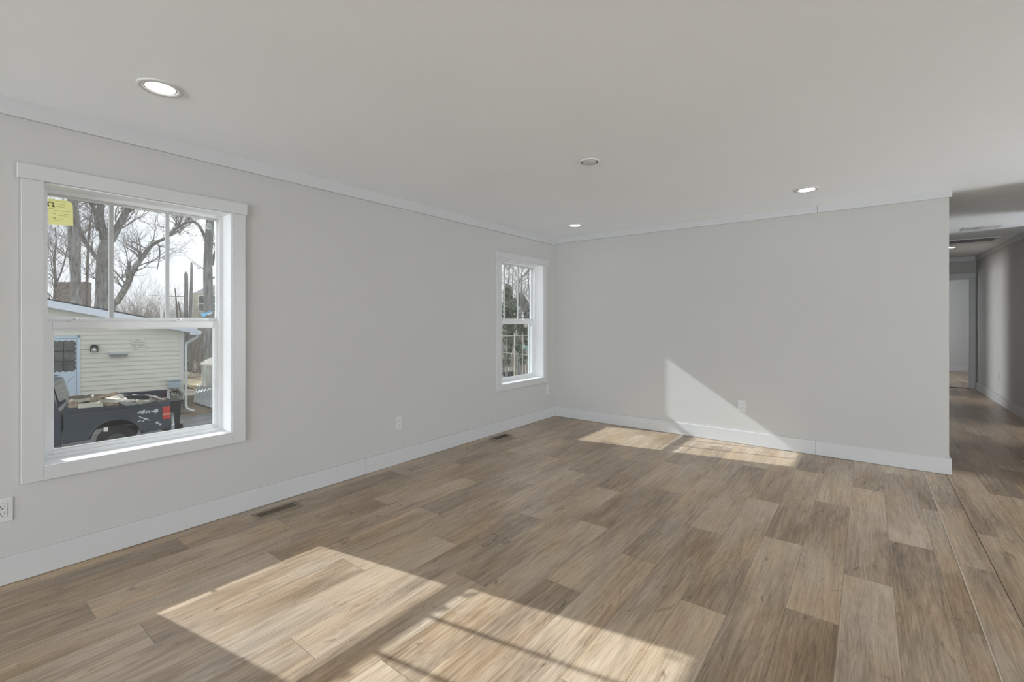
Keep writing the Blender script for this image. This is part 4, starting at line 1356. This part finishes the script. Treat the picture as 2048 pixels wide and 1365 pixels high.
brush('bare_thicket', 'tangle of bare winter stems behind the cream house and truck', [
    (104, 41, .80, 0), (128, 38, .62, 1), (178, 42, .70, 0), (236, 36, .85, 1), (254, 40, 1.05, 0), (266, 38, .95, 0), (284, 41, 1.05, 1), (304, 37, .86, 0), (325, 41, .80, 1), (112, 36, .8, 0),
    (346, 39, .56, 1), (362, 44, .74, 0), (392, 35, .80, 0), (408, 45, 1.1, 1), (384, 27.5, .60, 1), (398, 30, .62, 0), (437, 31, .80, 1)], thm)
brush('bare_thicket', 'low tangle of bare stems beyond the far window', [
    (1010, 33, .46, 0), (1024, 35, .50, 1), (1038, 34, .48, 0), (1054, 32, .50, 1), (1018, 28, .34, 1), (1046, 27, .34, 0), (1002, 30, .4, 1), (1064, 30, .42, 0)], thm)

# brown building and far cream cottage
def small_house(label, px0, px1, pyt, d, mat, roof_mat, deep, rise, name='small_house'):
    a, b_ = at(px0, pyt, d), at(px1, pyt, d)
    u = Vector((b_.x - a.x, b_.y - a.y, 0)); wlen = u.length; u.normalize()
    nn = Vector((u.y, -u.x, 0))
    if (CAM - a).dot(nn) < 0: nn = -nn
    zb_ = ground_z(a.x, a.y) - .3
    t = thing(name, label, 'house', (a.x, a.y, zb_))
    A = Vector((a.x, a.y, zb_)); hh = a.z - zb_
    MB().prism([A, A + u * wlen, A + u * wlen + Z * hh, A + Z * hh], -nn * deep).build('wall', mat, t, world=True)
    e = .06
    MB().prism([A - u * e + Z * hh + nn * e, A - u * e + Z * (hh + rise) - nn * deep / 2, A - u * e + Z * hh - nn * (deep + e)], u * (wlen + 2 * e)).build('roof', roof_mat, t, world=True)
    return t, A, u, nn, wlen, hh
brownw = plain('brown_boards', (.27, .24, .225), .8, var=.4, scale=3, stretch=(1, 1, 6))
small_house('dull brown building behind the left trunks', 113, 161, 565, 46, brownw, plain('brown_roof', (.20, .18, .17), .9), 1.2, .12)
ct, A, u, nn, wlen, hh = small_house('far cream cottage between the right-hand trunks', 385.5, 455, 588, 52, plain('cottage_cream', (.60, .60, .50), .7), plain('cottage_roof', (.16, .15, .15), .9), 6, 1.2)
pan = MB(); 
wz0, wz1 = hh - 2.3 * .85, hh - .28
pan.prism([A + u * .75 + Z * wz0 + nn * .02, A + u * 2.6 + Z * wz0 + nn * .02, A + u * 2.6 + Z * wz1 + nn * .02, A + u * .75 + Z * wz1 + nn * .02], nn * .02)
wo = pan.build('window', plain('cottage_glass', (.10, .12, .12), .15, var=.4, scale=2), ct, world=True)
tr_ = MB()
for (u0, u1, z0, z1) in ((.62, .75, wz0 - .12, wz1 + .12), (2.6, 2.73, wz0 - .12, wz1 + .12), (.75, 2.6, wz1, wz1 + .14), (.75, 2.6, wz0 - .14, wz0), (.75, 2.6, (wz0 + wz1) / 2 - .04, (wz0 + wz1) / 2 + .04)):
    tr_.prism([A + u * u0 + Z * z0 + nn * .04, A + u * u1 + Z * z0 + nn * .04, A + u * u1 + Z * z1 + nn * .04, A + u * u0 + Z * z1 + nn * .04], nn * .03)
tr_.build('window_trim', plain('cottage_white', (.8, .82, .76), .5), wo, world=True)

# ---- beyond the far window ----------------------------------------------
ivy = plain('ivy_green', (.22, .26, .20), .75, var=.5, scale=2)
def ivy_tree(label, pxs, d, lobes, seed):
    random.seed(seed)
    px, py0, py1 = pxs
    b0 = base_drop(px, 700, 2.2, d)
    w = at(b0[0], b0[1], d)
    t = thing('ivy_tree', label, 'tree', w)
    tr, tw = MB(), MB()
    P_, R_ = limb(tr, tw, [b0, (px, 680, 2.2), (px + 1.5, 630, 2.0), (px + 3, 580, 1.7), (px + 4, 540, 1.3), (px + 6, 490, 1.0)], d, 14, 1.8, 2)
    tr.build('trunk', bark, t, smooth=True, world=True)
    tw.build('twigs', twigm, t, world=True)
    lf = MB()
    for (lx, ly, rx, rz, n) in lobes:
        c = at(lx, ly, d)
        RX, RZ = rx * d / F_PX, rz * d / F_PX
        for _ in range(n):
            v = Vector((random.gauss(0, 1), random.gauss(0, 1), random.gauss(0, 1))).normalized() * random.uniform(.35, 1.0) ** .6
            p = c + Vector((v.x * RX, v.y * RX, v.z * RZ))
            nrm = Vector((random.uniform(-1, 1), random.uniform(-1, 1), random.uniform(-.3, 1))).normalized()
            a = nrm.orthogonal().normalized(); b2 = nrm.cross(a)
            s = random.uniform(.05, .11)
            lf.add([p - a * s, p + b2 * s * .7, p + a * s, p - b2 * s * .7], [(0, 1, 2, 3)])
    lo = lf.build('ivy', ivy, t, world=True)
    return t
ivy_tree('ivy-covered tree at the left of the far window view', (1014, 0, 0), 22.0, [(1016, 590, 9, 22, 500), (1012, 625, 9, 24, 500), (1020, 640, 9, 26, 450), (1013, 668, 8, 26, 500), (1019, 690, 6, 22, 300), (1027, 612, 7, 16, 250), (1014, 715, 8, 20, 260), (1024, 668, 6, 18, 200)], 8)
ivy_tree('ivy-clad tree at the right of the far window view', (1040, 0, 0), 24.0, [(1042, 600, 8, 14, 300), (1050, 612, 8, 14, 260), (1054, 628, 6, 16, 220), (1034, 640, 6, 20, 260), (1042, 660, 7, 14, 200), (1036, 690, 8, 18, 220), (1054, 672, 7, 20, 220), (1046, 715, 9, 16, 220)], 9)
random.seed(31)
tree('pale bare tree with a branch crossing the upper right of the far window', 26.0, [
    ([(1036, 690, 1.8), (1035, 640, 2.4), (1036, 600, 2.0), (1037, 570, 1.7), (1046, 553, 1.4), (1058, 540, 1.1), (1066, 525, .8)], 12, 1.7, 2)])
tree('bare tree half hidden by the left bar of the far window', 28.0, [
    ([(1006, 690, 1.3), (1006, 630, 1.2), (1007, 580, 1.0), (1010, 540, .9), (1012, 500, .7)], 11, 1.8, 2)])
tree('bare tree showing between the ivy trees in the far window', 34.0, [
    ([(1026, 690, 1.3), (1026, 630, 1.1), (1024, 580, 1.0), (1026, 540, .9), (1024, 500, .7)], 12, 2.2, 2)])
tree('bare tree at the right jamb of the far window', 32.0, [
    ([(1060, 690, 1.3), (1060, 630, 1.2), (1058, 580, 1.0), (1056, 540, .9), (1057, 500, .7)], 11, 2.0, 2)])
# fence of pale posts and wires, guyed pole
palew = plain('pale_wood', (.55, .52, .46), .8, var=.15)
fa, fbb = at(996, 705, 20.5), at(1072, 713, 22.5)
t = thing('wire_fence', 'pale rail fence crossing the lower far window', 'fence', (fa.x, fa.y, G))
for (z0a, z0b) in ((704.5, 712.5), (673, 671)):
    a_, b_ = at(996, z0a, 20.5), at(1072, z0b, 22.5)
    MB().tube([a_, (a_ + b_) / 2, b_], .018, 6).build('rail', palew, t, world=True)
for px in (998, 1029, 1045, 1068):
    f_ = (px - 996) / 76
    d = 20.5 + 2 * f_
    p = at(px, 670, d)
    MB().tube([Vector((p.x, p.y, ground_z(p.x, p.y) - .2)), Vector((p.x, p.y, at(px, 668, d).z))], .03, 6).build('post', palew, t, world=True)
p0, p1 = at(1024.5, 706, 19.5), gp(1012.5, 748)
tag(MB().tube([p1, p0, p0 + (p0 - p1) * .25], .016, 6).build('guy_wire', plain('pale_wire', (.6, .6, .56), .5)), 'pale guy wire slanting down to the left in the far window', 'wire')
cb_ = gp(1017, 752)
t = thing('planter_box', 'dark low box on the ground at the bottom of the far window view', 'box', (cb_.x, cb_.y, G), .6)
MB().box(-.28, .28, -.22, .22, 0, .22).build('box', plain('dark_green_box', (.06, .07, .065), .7), t, bevel=.02)
MB().box(-.30, .30, -.24, .24, .20, .26).build('lid', plain('dark_green_lid', (.09, .10, .095), .6), t, bevel=.01)
tq = at(1051.5, 694, 26)
t = thing('teal_tub', 'small teal tub on a post beyond the fence in the far window', 'tub', (tq.x, tq.y, tq.z - .35))
teal = plain('teal_plastic', (.28, .48, .47), .5)
MB().lathe([(0, .2), (.10, .2), (.12, .24), (.12, .44), (.10, .48), (0, .48)], (0, 0, 0), 20).build('drum', teal, t, smooth=True)
MB().lathe([(.121, .32), (.130, .34), (.121, .36)], (0, 0, 0), 20).build('hoop', teal, t, smooth=True)
MB().lathe([(.02, .2), (.03, .2), (.03, tq.z - .35 - ground_z(tq.x, tq.y)), (.02, tq.z - .35 - ground_z(tq.x, tq.y))], (0, 0, -(tq.z - .35 - ground_z(tq.x, tq.y))), 10).build('stand', palew, t)
